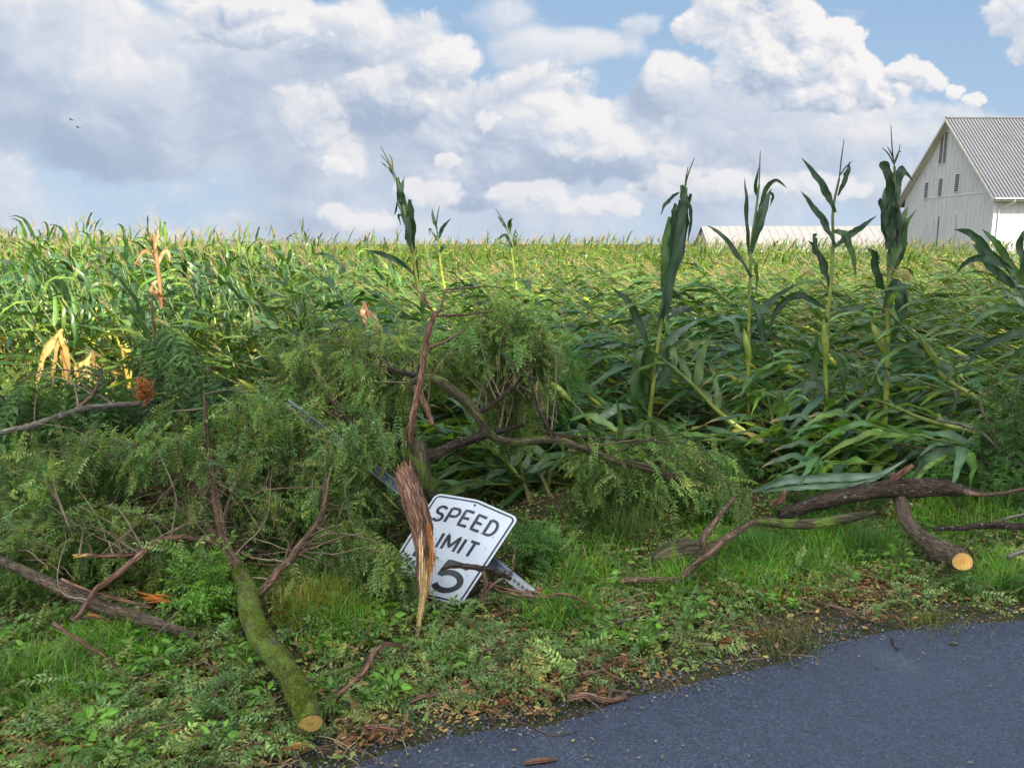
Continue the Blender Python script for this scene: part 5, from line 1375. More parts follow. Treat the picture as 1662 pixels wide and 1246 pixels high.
# ------------------------------------------------------------------ speed limit sign and its post
def build_sign():
    TL, TC, TR = P(708, 800, 4.58), P(776, 811, 4.50), P(842, 840, 4.33)
    BR, BL = P(748, 982, 4.12), P(614, 948, 4.36); BC = P(681, 967, 4.27)
    b = empty('speed_limit_sign', BC, 'bent white speed limit sign lying tilted against the broken tree, black lettering', 'road sign')

    def S(u, v, off=0.0):
        """u,v in 0..1 over the sign face, v down"""
        u = np.asarray(u, float); v = np.asarray(v, float)
        a = np.clip(u * 2, None, 1)[..., None]; c = np.clip(u * 2 - 1, 0, None)[..., None]; a = np.minimum(a, 1)
        v_ = v[..., None]
        lt = TL * (1 - a) + TC * a; lb = BL * (1 - a) + BC * a
        rt = TC * (1 - c) + TR * c; rb = BC * (1 - c) + BR * c
        p = np.where((u < .5)[..., None], lt * (1 - v_) + lb * v_, rt * (1 - v_) + rb * v_)
        n = norm(np.cross(TR - TL, BL - TL)); n = n if n[1] < 0 else -n
        return p + n * off + n * (.004 * np.sin(v_ * 5 + 1) * np.sin(u[..., None] * 6.3))
    r = .055; asp = 1.25
    # outline with rounded corners in sign units (width 1, height asp)

    def outline(ins, rad, n=7):
        pts = []
        for cx, cy, a0 in ((1 - ins - rad, ins + rad, -90), (1 - ins - rad, asp - ins - rad, 0), (ins + rad, asp - ins - rad, 90), (ins + rad, ins + rad, 180)):
            for k in range(n + 1):
                a = R(a0 + 90 * k / n); pts.append((cx + rad * math.cos(a), cy + rad * math.sin(a)))
        # add points along long edges so the fold shows
        out = []
        for i in range(len(pts)):
            p, q = np.array(pts[i]), np.array(pts[(i + 1) % len(pts)]); m_ = max(1, int(np.linalg.norm(q - p) / .05))
            for k in range(m_): out.append(p + (q - p) * k / m_)
        return np.array(out)
    o = outline(0, .07); front = S(o[:, 0], o[:, 1] / asp); back = S(o[:, 0], o[:, 1] / asp, -.003)
    # face as rings towards the centre line so that it follows the fold
    mb = MB(); n = len(o)
    rings = []
    for k in range(9):
        f = 1 - k / 8; q = np.column_stack([.5 + (o[:, 0] - .5) * f, asp / 2 + (o[:, 1] - asp / 2) * f])
        rings.append(q)
    for sgn, off in ((1, 0), (-1, -.003)):
        V = np.vstack([S(q[:, 0], q[:, 1] / asp, off) for q in rings]); fs = []
        for k in range(8):
            for i in range(n):
                a = k * n + i; c = k * n + (i + 1) % n; qd = (a, c, c + n, a + n); fs.append(qd if sgn > 0 else qd[::-1])
        mb.add(V, fs, (.8, .8, .8), 0 if sgn > 0 else 1, False)
    V = np.vstack([front, back]); mb.add(V, [(i, i + n, (i + 1) % n + n, (i + 1) % n) for i in range(n)], (.8, .8, .8), 1, False)
    m_, nt, out = new_mat('white_sign_face'); L = nt.links.new
    tc = nt.nodes.new('ShaderNodeTexCoord')
    bcol = mixc(nt, mapr(nt, noise(nt, 60, 5, .7, tc.outputs['Object']), .64, .74, 0, .7), (.58, .64, .72), (.18, .18, .14))
    bcol = mixc(nt, mapr(nt, noise(nt, 6, 4, .6, tc.outputs['Object']), .45, .7, 0, .5), bcol, (.48, .53, .56))
    p = nt.nodes.new('ShaderNodeBsdfPrincipled'); L(bcol, p.inputs['Base Color']); p.inputs['Roughness'].default_value = .35
    L(bump(nt, noise(nt, 14, 3, .5, tc.outputs['Object']), .15, .01), p.inputs['Normal'])
    L(p.outputs[0], out.inputs[0])
    alu = plain_mat('aluminium', (.5, .52, .54), .4, .8)
    mb.build('panel', [m_, alu], b)
    ink = plain_mat('black_lettering', (.022, .024, .035), .35, var=.1)

    def ribbon(mb, pts, w, closed=False, off=.0016):
        p = np.array(pts, float)
        # resample finely
        out = []
        m2 = len(p) if closed else len(p) - 1
        for i in range(m2):
            a, c = p[i], p[(i + 1) % len(p)]; k = max(1, int(np.linalg.norm(c - a) / .025))
            for j in range(k): out.append(a + (c - a) * j / k)
        if not closed: out.append(p[-1])
        q = np.array(out)
        if closed: T = norm(np.roll(q, -1, 0) - np.roll(q, 1, 0))
        else: T = norm(np.gradient(q, axis=0))
        Nn = np.column_stack([-T[:, 1], T[:, 0]])
        A = q + Nn * w / 2; B = q - Nn * w / 2
        V = np.vstack([S(A[:, 0], A[:, 1] / asp, off), S(B[:, 0], B[:, 1] / asp, off)]); k = len(q)
        fs = [(i, (i + 1) % k, (i + 1) % k + k, i + k) for i in range(k if closed else k - 1)]
        mb.add(V, fs, (.02, .02, .03), 0, False)
    bd = MB(); ribbon(bd, outline(.032, .05), .020, True); bd.build('border', ink, b)

    def arc(cx, cy, rx, ry, a0, a1, n=14): return [(cx + rx * math.cos(R(a)), cy + ry * math.sin(R(a))) for a in np.linspace(a0, a1, n)]
    # letters in a 1 x 1 box, y down; list of strokes
    LET = {
        'S': [arc(.5, .25, .42, .25, -25, -180) + arc(.5, .25, .42, .25, 180, 90, 8)[1:] + arc(.5, .75, .42, .25, -90, 90, 12) + arc(.5, .75, .42, .25, 90, 155, 8)[1:]],
        'P': [[(.06, 1), (.06, 0)], [(.06, .0), (.55, .0)] + arc(.6, .27, .35, .27, -90, 90, 10) + [(.06, .54)]],
        'E': [[(.9, 0), (.08, 0), (.08, 1), (.9, 1)], [(.08, .5), (.78, .5)]],
        'D': [[(.06, 0), (.45, 0)] + arc(.45, .5, .48, .5, -90, 90, 16) + [(.06, 1), (.06, 0)]],
        'L': [[(.08, 0), (.08, 1), (.9, 1)]], 'I': [[(.5, 0), (.5, 1)]],
        'M': [[(.02, 1), (.02, 0), (.5, .8), (.98, 0), (.98, 1)]], 'T': [[(.02, 0), (.98, 0)], [(.5, 0), (.5, 1)]],
        '3': [[(.08, .0), (.9, .0), (.5, .38)] + arc(.48, .68, .42, .31, -80, 150, 20)],
        '5': [[(.9, 0), (.16, 0), (.10, .46)] + arc(.48, .66, .44, .33, -140, 150, 24)]}

    def text(mb, s, x0, y0, h, widths, gap, w):
        x = x0
        for ch in s:
            cw = widths.get(ch, widths['*'])
            for st in LET[ch]: ribbon(mb, [(x + px * cw, y0 + py * h) for px, py in st], w)
            x += cw + gap
    t = MB(); text(t, 'SPEED', .125, .155, .185, {'*': .118}, .038, .034); t.build('lettering', ink, b)
    t = MB(); text(t, 'LIMIT', .19, .475, .185, {'*': .108, 'I': .035, 'M': .15}, .042, .034); t.build('lettering', ink, b)
    t = MB(); text(t, '35', .13, .785, .34, {'*': .33}, .085, .07); t.build('number', ink, b)
    g = np.random.default_rng(2); sp = MB()
    for k in range(46):
        u, v = g.uniform(.1, .9), g.uniform(.3, 1.15); rr = g.uniform(.002, .007) * (1.6 if k < 6 else 1)
        a = np.linspace(0, 6.28, 7)[:-1]; q = np.column_stack([u + rr * np.cos(a) * g.uniform(.7, 1.6), v + rr * np.sin(a)])
        sp.add(np.vstack([S(q[:, 0], q[:, 1] / asp, .0026), S(np.array([u]), np.array([v / asp]), .0034)]), [(i, (i + 1) % 6, 6) for i in range(6)], (.05, .06, .02), 0, False)
    for u, v in ((.5, .07), (.5, 1.18)):
        a = np.linspace(0, 6.28, 11)[:-1]; q = np.column_stack([u + .014 * np.cos(a), v + .014 * np.sin(a)])
        sp.add(np.vstack([S(q[:, 0], q[:, 1] / asp, .003), S(np.array([u]), np.array([v / asp]), .008)]), [(i, (i + 1) % 10, 10) for i in range(10)], (.12, .12, .12), 0, False)
    sp.build('specks', M['wood'], b)
    # galvanised channel post
    A = P(866, 966, 4.12); B_ = P(462, 652, 5.25)
    ax = norm(B_ - A); nn = norm(np.cross(TR - TL, BL - TL)); nn = nn if nn[1] < 0 else -nn
    nn = norm(nn - ax * np.dot(nn, ax)); sd = np.cross(ax, nn)
    pb = empty('sign_post', A, 'bent over grey galvanised channel post running up left behind the sign', 'sign post')
    prof = [(-.040, .004), (-.022, .004), (-.017, -.018), (.017, -.018), (.022, .004), (.040, .004), (.040, .0), (.024, .0), (.019, -.022), (-.019, -.022), (-.024, .0), (-.040, .0)]
    n = 26; V = []
    A2 = A - nn * .035; B2 = B_ - nn * .02
    for i in range(n + 1):
        c = A2 + (B2 - A2) * i / n + sd * .012 * math.sin(i / n * 3.1)
        for a, d in prof: V.append(c + sd * a * .80 + nn * d)
    k = len(prof); fs = [(i * k + j, i * k + (j + 1) % k, (i + 1) * k + (j + 1) % k, (i + 1) * k + j) for i in range(n) for j in range(k)]
    mb = MB(); mb.add(V, fs, (.4, .4, .4), 0, False)
    galv = plain_mat('galvanised_steel', (.17, .20, .25), .55, .3, nscale=12, var=.12)
    mb.build('channel', galv, pb)
    h = MB()
    for i in range(40):
        c = A2 + (B2 - A2) * (i + .3) / 40 + sd * .012 * math.sin((i + .3) / 40 * 3.1) + nn * -.0165; a = np.linspace(0, 6.28, 9)[:-1]
        h.add(np.vstack([c + np.outer(np.cos(a) * .006, ax) + np.outer(np.sin(a) * .006, sd), [c + nn * .0003]]), [(q, (q + 1) % 8, 8) for q in range(8)], (.02, .02, .02), 0, False)
    h.build('bolt_holes', M['black'], pb)
    # paler plate bolted at the lower end
    pl = MB(); c0 = P(846, 950, 4.22); V = []
    for s_, zz in ((0, .0), (1, .0)):
        pass
    a0 = A2 + ax * .02 + nn * .008; a1 = A2 + ax * .17 + nn * .008
    vv = [a0 - sd * .03, a0 + sd * .03, a1 + sd * .03, a1 - sd * .03]; vv += [q + nn * .006 for q in vv]
    pl.add(vv, [(0, 1, 2, 3), (4, 7, 6, 5), (0, 4, 5, 1), (1, 5, 6, 2), (2, 6, 7, 3), (3, 7, 4, 0)], (.5, .5, .5), 0, False)
    pl.build('splice_plate', plain_mat('pale_galvanised', (.30, .32, .33), .5, .3, nscale=40, var=.3), pb)
    bt = MB()
    for t_ in (.055, .085, .115, .145):
        c = A2 + ax * t_ + nn * .014; tube(bt, [c, c + nn * .006], [.009, .009], 6, 1, (.08, .08, .08))
    bt.build('bolts', M['dark_wood'], pb)


build_sign()


# ------------------------------------------------------------------ ground cover
CLEAR = [(503, 1212, 44, 44), (500, 1170, 34, 36), (1562, 922, 26, 22), (680, 1030, 14, 22), (735, 965, 70, 28), (845, 955, 30, 24), (470, 1110, 45, 50), (420, 1020, 34, 50), (262, 1000, 40, 14), (600, 1090, 22, 30), (640, 1050, 30, 12), (560, 1125, 26, 18), (930, 1150, 100, 10), (1350, 1002, 60, 16)]


def clear(px, py):
    k = np.ones(len(px), bool)
    for cx, cy, rx, ry in CLEAR: k &= (((px - cx) / rx) ** 2 + ((py - cy) / ry) ** 2) > 1
    return k


def px_scatter(n, x0, x1, y0, y1, g=rng):
    px = g.uniform(x0, x1, n); py = g.uniform(y0, y1, n)
    dx = (px - CX) / F; up = -(py - CY) / F
    Y = math.cos(PITCH) + math.sin(PITCH) * up; Z = -math.sin(PITCH) + math.cos(PITCH) * up
    t = -CAM_H / Z; x = dx * t; y = Y * t
    return x, y, px, py


def vnoise(x, y, s, seed=0):
    g = np.random.default_rng(seed); t = g.uniform(-1, 1, (64, 64)); X = x * s; Y = y * s
    xi = np.floor(X).astype(int); yi = np.floor(Y).astype(int); fx = X - xi; fy = Y - yi; fx = fx * fx * (3 - 2 * fx); fy = fy * fy * (3 - 2 * fy)
    q = lambda a, b: t[a % 64, b % 64]
    return (q(xi, yi) * (1 - fx) + q(xi + 1, yi) * fx) * (1 - fy) + (q(xi, yi + 1) * (1 - fx) + q(xi + 1, yi + 1) * fx) * fy


LUSH = [(1240, 925, 150, 55, 1.0), (1100, 950, 70, 30, .9), (1340, 890, 110, 45, 1.0), (1560, 840, 110, 45, 1.0), (1620, 940, 70, 50, .9), (1120, 850, 110, 30, .6), (950, 920, 90, 60, .75), (920, 1000, 70, 35, .9), (540, 1010, 90, 60, 1.0),
        (350, 960, 80, 40, .7), (200, 1060, 120, 40, .8), (60, 1120, 120, 50, .9), (560, 930, 80, 40, .8), (700, 1060, 60, 30, .5), (1500, 740, 200, 40, .5), (640, 1130, 60, 40, .3), (420, 870, 100, 60, .4)]


def lush(px, py):
    v = np.zeros_like(px)
    for cx, cy, rx, ry, s in LUSH: v = np.maximum(v, s * np.exp(-(((px - cx) / rx) ** 2 + ((py - cy) / ry) ** 2)))
    return v


def blades(mb, x, y, L_, W_, colr, g, nseg=3, lean=.5):
    n = len(x); az = g.uniform(0, 6.28, n); d = np.column_stack([np.cos(az), np.sin(az), np.zeros(n)])
    sd = np.column_stack([-np.sin(az), np.cos(az), np.zeros(n)])
    base = np.column_stack([x, y, gz(x, y) - .01]); ln = np.abs(g.normal(lean, .3, n)); V = []
    for i in range(nseg + 1):
        t = i / nseg; w = W_ * (1 - t ** 1.5) * .5 + .0003
        p = base + d * (L_ * ln * t ** 1.8)[:, None] + np.array([0, 0, 1.]) * (L_ * (t - .45 * np.minimum(ln, 1.3) * t ** 2.2))[:, None]
        V += [p - sd * w[:, None], p + sd * w[:, None]]
    V = np.stack(V, 1); nv = V.shape[1]
    f = np.array([(2 * i, 2 * i + 1, 2 * i + 3, 2 * i + 2) for i in range(nseg)])
    Fx = f[None] + (np.arange(n) * nv)[:, None, None]
    K = np.repeat(colr[:, None], nv, 1)
    mb.add(V.reshape(-1, 3), Fx.reshape(-1, 4), K.reshape(-1, 3))


def build_grass():
    g = np.random.default_rng(21); mb = MB()
    x, y, px, py = px_scatter(250000, -480, 2180, 700, 1290, g)
    d = road_d(x, y); v = lush(px, py); nz = vnoise(x, y, 2.2, 1) * .35 + vnoise(x, y, 6, 2) * .3
    keep = (d > .25) & clear(px, py) & (g.random(len(x)) < np.clip(v * 1.15 - .02 + nz * .45, .02, 1)) & (y < front_y(x) + .8) & (g.random(len(x)) < np.clip(y / 5.5, .45, 1))
    x, y, v = x[keep], y[keep], v[keep]; n = len(x)
    pal = np.array([(.090, .27, .018), (.13, .30, .022), (.065, .20, .022), (.22, .30, .035)])
    c = pal[g.integers(0, 4, n)] * g.uniform(.75, 1.35, (n, 1)); dryb = g.random(n) < .04; c[dryb] = (.32, .24, .09)
    L_ = (.04 + .12 * v + .06 * g.random(n)) * g.uniform(.7, 1.3, n)
    blades(mb, x, y, L_, .0055 * g.uniform(.6, 1.4, n), c, g, 4, .75)
    # yellowish tussocks
    for (cx, cy, k, hh, cc) in [(540, 1000, 500, .20, (.20, .22, .03)), (495, 1010, 300, .16, (.30, .22, .05)), (900, 1000, 500, .16, (.06, .15, .02)), (1290, 1020, 160, .05, (.2, .18, .05)), (1500, 1010, 260, .07, (.16, .17, .04)),
                                (1270, 1052, 260, .07, (.10, .13, .03)), (1260, 1035, 200, .10, (.16, .14, .05)), (60, 1110, 500, .15, (.13, .22, .03)), (300, 960, 300, .18, (.07, .15, .03)), (1560, 960, 300, .13, (.05, .14, .02)), (1640, 960, 400, .13, (.06, .14, .02)),
                                (1020, 880, 400, .22, (.08, .14, .03)), (960, 860, 300, .2, (.07, .13, .03)), (1400, 900, 500, .20, (.06, .16, .02)), (1230, 900, 600, .20, (.05, .16, .02)), (1330, 870, 400, .18, (.07, .18, .02))]:
        c0 = G(cx, cy); xx = c0[0] + g.normal(0, .09, k); yy = c0[1] + g.normal(0, .08, k)
        blades(mb, xx, yy, hh * g.uniform(.6, 1.4, k), np.full(k, .0045), np.array(cc) * g.uniform(.6, 1.4, (k, 1)), g, 4, .6)
    o = mb.build('grass', M['grass']); tag(o, 'bright green grass of the roadside verge', 'grass', kind='stuff')


build_grass()

def build_litter():
    g = np.random.default_rng(33); mb = MB()
    x, y, px, py = px_scatter(122000, -480, 2180, 720, 1300, g)
    d = road_d(x, y); v = lush(px, py); nz = vnoise(x, y, 3.2, 5)
    pr = np.clip(.85 - .55 * v + .3 * nz, .15, 1) * sst(-.02, .22, d) * (1 - .75 * ((px > 1210) & (px < 1480) & (py > 990)))
    keep = (g.random(len(x)) < pr) & (y < front_y(x) + .6) & (clear(px, py) | (g.random(len(x)) < .25))
    x, y, px, py, d = x[keep], y[keep], px[keep], py[keep], d[keep]; n = len(x)
    az = g.uniform(0, 6.28, n); dirs = np.column_stack([np.cos(az), np.sin(az), g.normal(.05, .28, n)])
    s = g.choice([.016, .024, .034, .052], n, p=[.36, .36, .2, .08]) * g.uniform(.8, 1.25, n)
    Ms = rots(dirs, g.normal(0, .45, n)) * s[:, None, None]
    pal = np.array([(.15, .22, .04), (.20, .27, .055), (.105, .17, .04), (.28, .32, .13), (.36, .30, .09), (.30, .15, .055), (.40, .27, .10)])
    b = vnoise(x, y, 1.7, 9)
    pb = np.clip(.24 + .45 * np.maximum(b, 0) + .30 * np.exp(-(d / .6) ** 2), 0, .75)
    r = g.random(n); idx = np.where(r < pb, g.integers(4, 7, n), g.integers(0, 4, n))
    c = pal[idx] * g.uniform(.7, 1.35, (n, 1))
    zz = gz(x, y) + g.uniform(.004, .045, n) * np.clip(d * 2, .2, 1)
    inst(mb, LEAF_V, LEAF_F, LEAF_K, Ms, np.column_stack([x, y, zz]), c, smooth=False)
    # torn compound leaves strewn on top
    x, y, px, py = px_scatter(7400, -480, 2180, 850, 1290, g); d = road_d(x, y)
    keep = (d > .12) & clear(px, py) & (g.random(len(x)) < 1 - .6 * lush(px, py)) & ~((px > 1230) & (px < 1460) & (py > 1000)); x, y = x[keep], y[keep]; n = len(x)
    az = g.uniform(0, 6.28, n)
    add_sprays(mb, np.column_stack([x, y, gz(x, y) + g.uniform(.02, .07, n)]), np.column_stack([np.cos(az), np.sin(az), np.full(n, .1)]) * 2, .8, hang=0.0, g=g, pal=LOCUST * .95)
    o = mb.build('leaf_litter', M['litter']); tag(o, 'torn green and brown leaves strewn over the verge', 'leaf litter', kind='stuff')
    xr, yr, _a, _b = px_scatter(1500, 300, 1760, 1000, 1290, g); dr_ = road_d(xr, yr); kr = (dr_ < -.03) & (g.random(len(xr)) < .03 + .5 * np.exp(dr_ / .22)); xr, yr, dr_ = xr[kr], yr[kr], dr_[kr]; n = len(xr); az = g.uniform(0, 6.28, n)
    mr = MB(); inst(mr, LEAF_V, LEAF_F, LEAF_K, rots(np.column_stack([np.cos(az), np.sin(az), g.normal(.05, .15, n)]), g.normal(0, .3, n)) * g.uniform(.006, .026, n)[:, None, None], np.column_stack([xr, yr, .012 - dr_ * .012]), np.array([(.16, .19, .08), (.20, .13, .07), (.10, .15, .06), (.28, .22, .12)])[g.integers(0, 4, n)], smooth=False)
    tag(mr.build('road_litter', M['litter']), 'scraps of leaf and bark blown onto the asphalt', 'leaf scraps', kind='stuff')
    # bark chips and slivers
    mb = MB(); P0 = []
    spots = [(1020, 1015, 70, 25, 240), (985, 1090, 60, 20, 120), (1240, 960, 110, 22, 260), (1420, 945, 60, 20, 160), (860, 1150, 90, 20, 200), (600, 1205, 60, 15, 90), (100, 1060, 80, 25, 120), (740, 1085, 100, 40, 160), (1180, 1040, 60, 20, 110),
             (1330, 965, 120, 25, 220), (1500, 965, 60, 12, 100), (60, 1230, 90, 20, 120), (480, 1215, 60, 20, 80), (900, 1000, 60, 15, 60), (1080, 850, 60, 15, 60), (1400, 1010, 60, 12, 60), (950, 1140, 80, 12, 140), (300, 1200, 120, 30, 80)]
    for cx, cy, sx, sy, k in spots:
        a = g.normal(cx, sx * .6, k); b2 = g.normal(cy, sy * .6, k)
        for q, w in zip(a, b2):
            p = G(q, w)
            if road_d(p[0], p[1]) > .0 and clear(np.array([q]), np.array([w]))[0]: P0.append(p)
    P0 = np.array(P0); n = len(P0); az = g.uniform(0, 6.28, n)
    bx = np.array([(-.5, -.5, -.5), (.5, -.4, -.5), (.5, .5, -.5), (-.5, .4, -.5), (-.4, -.5, .5), (.45, -.3, .4), (.5, .4, .5), (-.5, .3, .3)])
    bf = np.array([(0, 3, 2, 1), (4, 5, 6, 7), (0, 1, 5, 4), (1, 2, 6, 5), (2, 3, 7, 6), (3, 0, 4, 7)])
    sc = np.column_stack([g.uniform(.012, .05, n), g.uniform(.006, .018, n), np.full(n, .003)])
    Ms = rots(np.column_stack([np.cos(az), np.sin(az), g.normal(0, .25, n)]), g.normal(0, .5, n)) * sc[:, None, :]
    pal = np.array([(.20, .085, .035), (.25, .12, .05), (.14, .07, .035), (.34, .21, .09), (.10, .06, .035)])
    inst(mb, bx, bf, np.ones((8, 3)), Ms, np.column_stack([P0[:, 0], P0[:, 1], gz(P0[:, 0], P0[:, 1]) + g.uniform(.015, .05, n)]), pal[g.integers(0, 5, n)] * g.uniform(.7, 1.3, (n, 1)), smooth=False)
    o = mb.build('bark_chips', M['wood']); tag(o, 'orange and brown bark chips scattered on the verge', 'bark chips', kind='stuff')
    # fine twigs strewn about
    mb = MB(); x, y, px, py = px_scatter(1500, -100, 1760, 800, 1280, g); d = road_d(x, y); kp = (d > .03) & (y < 6.6)
    for q, w in zip(x[kp], y[kp]):
        a = g.uniform(0, 6.28); l = g.uniform(.06, .32); z0 = float(gz(q, w)); dv = np.array([math.cos(a), math.sin(a), 0]); sd = np.array([-dv[1], dv[0], 0])
        p0 = np.array([q, w, z0 + g.uniform(.01, .05)])
        tube(mb, [p0, p0 + dv * l * .35 + sd * l * g.normal(0, .12) + [0, 0, g.uniform(0, .03)], p0 + dv * l * .7 + sd * l * g.normal(0, .15) + [0, 0, g.uniform(-.01, .04)], p0 + dv * l], [.0035 * g.uniform(.5, 1.3), .0028, .002, .001], 4, 2, np.array([(.20, .13, .08), (.30, .20, .12), (.12, .08, .05), (.38, .30, .20)][g.integers(4)]) * g.uniform(.7, 1.2), cap=False)
    o = mb.build('twig_debris', M['twig']); tag(o, 'small broken twigs strewn over the verge', 'twig debris', kind='stuff')
    # gravel of the shoulder
    mb = MB(); x, y, px, py = px_scatter(84000, -480, 2180, 960, 1300, g); d = road_d(x, y)
    keep = (g.random(len(x)) < np.exp(-((d - .05) / .16) ** 2) * .5 + .9 * np.exp(-(((px - 1300) / 120) ** 2 + ((py - 1030) / 24) ** 2)) + .4 * np.exp(-(((px - 1130) / 60) ** 2 + ((py - 1060) / 25) ** 2))) & (d > -.1)
    x, y = x[keep], y[keep]; n = len(x); s = g.uniform(.0015, .0055, n)
    az = g.uniform(0, 6.28, n); Ms = rots(np.column_stack([np.cos(az), np.sin(az), g.normal(0, .4, n)]), g.uniform(0, 6, n)) * s[:, None, None] * np.array([2., 1.6, 1.2])
    gc = g.choice([.07, .12, .18, .27], n, p=[.4, .3, .2, .1])[:, None] * np.array([.95, .97, 1.05])
    inst(mb, bx, bf, np.ones((8, 3)), Ms, np.column_stack([x, y, gz(x, y) + .006]), gc, smooth=False)
    o = mb.build('gravel', M['wood']); tag(o, 'grey gravel along the edge of the asphalt', 'gravel', kind='stuff')


build_litter()


def weed_template(seed, kind):
    """low broadleaf weed or feathery weed at the origin"""
    g = np.random.default_rng(seed); mb = MB()
    if kind == 0:
        n = g.integers(8, 15)
        for k in range(n):
            az = g.uniform(0, 6.28); h = g.uniform(.02, .13); d = np.array([[math.cos(az), math.sin(az), g.uniform(-.2, .6)]]); s = g.uniform(.04, .085)
            p = np.array([[math.cos(az) * h * .5, math.sin(az) * h * .5, h]])
            inst(mb, LEAF_V * [1, .95, 1], LEAF_F, LEAF_K, rots(d, g.normal(0, .6, 1)) * s, p, np.array([[1, 1, 1]]) * g.uniform(.7, 1.3), smooth=False)
            tube(mb, [(0, 0, -.01), p[0] * [.5, .5, .6], p[0]], [.002, .0017, .001], 3, 2, (1.3, 1.1, 1), cap=False)
    else:
        for k in range(g.integers(3, 6)):
            az = g.uniform(0, 6.28); L_ = g.uniform(.25, .5); top = np.array([math.cos(az) * L_ * .35, math.sin(az) * L_ * .35, L_])
            pth, _ = tube(mb, [(0, 0, -.02), top * [.3, .3, .5], top], [.003, .0025, .001], 4, 4, (1.2, 1.1, .9), cap=False)
            m_ = len(pth); ii = g.integers(2, m_, 13); sub = MB()
            add_sprays(sub, pth[ii], norm(g.normal(0, 1, (13, 3)) * [1, 1, .3]) * 2, .62, hang=.1, g=g, pal=np.array([[1., 1., 1.]]))
            mb.add(np.concatenate(sub.V), np.concatenate([q[0] for q in sub.F]), np.concatenate(sub.K), smooth=False)
    V = np.concatenate(mb.V); K = np.concatenate(mb.K); Fq = np.concatenate([q[0] for q in mb.F if q[0].shape[1] == 4])
    return V, Fq, K


def build_weeds():
    g = np.random.default_rng(44); T0 = [weed_template(i, 0) for i in range(6)]; T1 = [weed_template(50 + i, 1) for i in range(6)]
    mb = MB()
    x, y, px, py = px_scatter(4400, -480, 2180, 840, 1290, g); d = road_d(x, y)
    keep = (d > .3) & clear(px, py) & (g.random(len(x)) < .12 + .22 * (px < 700) + .2 * vnoise(x, y, 2, 3)) & (y < 6.5); x, y = x[keep], y[keep]; n = len(x); w = g.integers(0, 6, n)
    for i in range(6):
        q = w == i; k = q.sum()
        inst(mb, *T0[i], rotz(g.uniform(0, 6.28, k)) * g.uniform(.35, .85, k)[:, None, None], np.column_stack([x[q], y[q], gz(x[q], y[q])]), np.array([.12, .25, .035]) * g.uniform(.6, 1.5, (k, 1)), smooth=False)
    # feathery weeds along the foot of the corn
    x, y, px, py = px_scatter(1250, -480, 2180, 700, 850, g); keep = (y < front_y(x) + .9) & (g.random(len(x)) < .18 + .22 * (px > 920)) & ~((px > 740) & (px < 930)); x, y = x[keep], y[keep]; n = len(x); w = g.integers(0, 6, n)
    for i in range(6):
        q = w == i; k = q.sum()
        inst(mb, *T1[i], rotz(g.uniform(0, 6.28, k)) * g.uniform(.4, .9, k)[:, None, None], np.column_stack([x[q], y[q], gz(x[q], y[q])]), np.array([.08, .18, .04]) * g.uniform(.6, 1.5, (k, 1)), smooth=False)
    o = mb.build('weeds', M['leaf']); tag(o, 'low broadleaf and feathery weeds of the verge', 'weeds', kind='stuff')
    # single bigger weeds one can point at
    for (lab, cx, cy, dd, w_, h_, c) in [('leafy green bush at the right edge below the dark corn', 1640, 700, 6.0, 75, 110, (.07, .15, .04)),
                                        ('feathery green weed clump left of the tall bundled corn plant', 985, 735, 6.5, 60, 50, (.06, .14, .035)),
                                        ('feathery weed clump in front of the tall bundled corn plant', 1090, 745, 6.3, 60, 45, (.065, .15, .04)),
                                        ('fresh green leafy sapling in the leaves beside the mossy trunk', 338, 930, 4.1, 26, 28, (.13, .26, .04)),
                                        ('bushy weed rising right of the broken crown', 900, 585, 6.8, 55, 55, (.06, .16, .03)),
                                        ('yellow green weed bush at the far left edge in front of the corn', 25, 640, 6.6, 60, 70, (.13, .20, .04)),
                                        ('leafy weed with drooping broad leaves right behind the sign', 872, 895, 4.8, 18, 22, (.09, .20, .045))]:
        base = P(cx, cy + h_ * .5, dd); base[2] = float(gz(base[0], base[1])) - .01
        b = empty('weed_bush', base, lab, 'weed'); st, fo = MB(), MB(); k = int(14 + w_ * .3)
        for i in range(k):
            e = P(cx + g.normal(0, .45) * w_, cy + g.normal(0, .45) * h_, dd + g.normal(0, .15)); e[2] = max(e[2], base[2] + .08)
            pth, _ = tube(st, [base + g.normal(0, .03, 3) * [1, 1, 0], (base + e) / 2 + g.normal(0, .03, 3), e], [.005, .004, .0015], 5, 5, (.10, .13, .04), cap=False)
            ii = g.integers(len(pth) // 3, len(pth), 16)
            add_sprays(fo, pth[ii], g.normal(0, 1, (16, 3)) * [1, 1, .5], .95, hang=.1, g=g, pal=np.array([c]))
        st.build('stems', M['twig'], b); fo.build('foliage', M['leaf'], b)


build_weeds()


def long_leaves():
    b = empty('corn_leaf', P(1225, 800, 5.45), 'long limp blue green corn leaf draped behind the dark rough log', 'corn leaf')
    mb = MB(); rib_px(mb, [(1222, 800, 5.45), (1290, 782, 5.4), (1360, 775, 5.38), (1420, 768, 5.38), (1466, 742, 5.4)], 15, 5.4, (.11, .17, .12), seed=3, turn=.5, fold=.6); rib_px(mb, [(1240, 800, 5.42), (1310, 790, 5.38), (1390, 782, 5.36), (1440, 762, 5.36)], 10, 5.4, (.08, .14, .08), seed=5, turn=.7); mb.build('blade', M['corn'], b)
    b = empty('corn_leaf', P(1235, 805, 5.42), 'second limp corn leaf lying just under the longest one behind the log', 'corn leaf')
    mb = MB(); rib_px(mb, [(1235, 790, 5.5), (1280, 770, 5.5), (1330, 785, 5.45), (1375, 795, 5.4)], 9, 5.4, (.12, .19, .13), seed=9); mb.build('blade', M['corn'], b)


long_leaves()


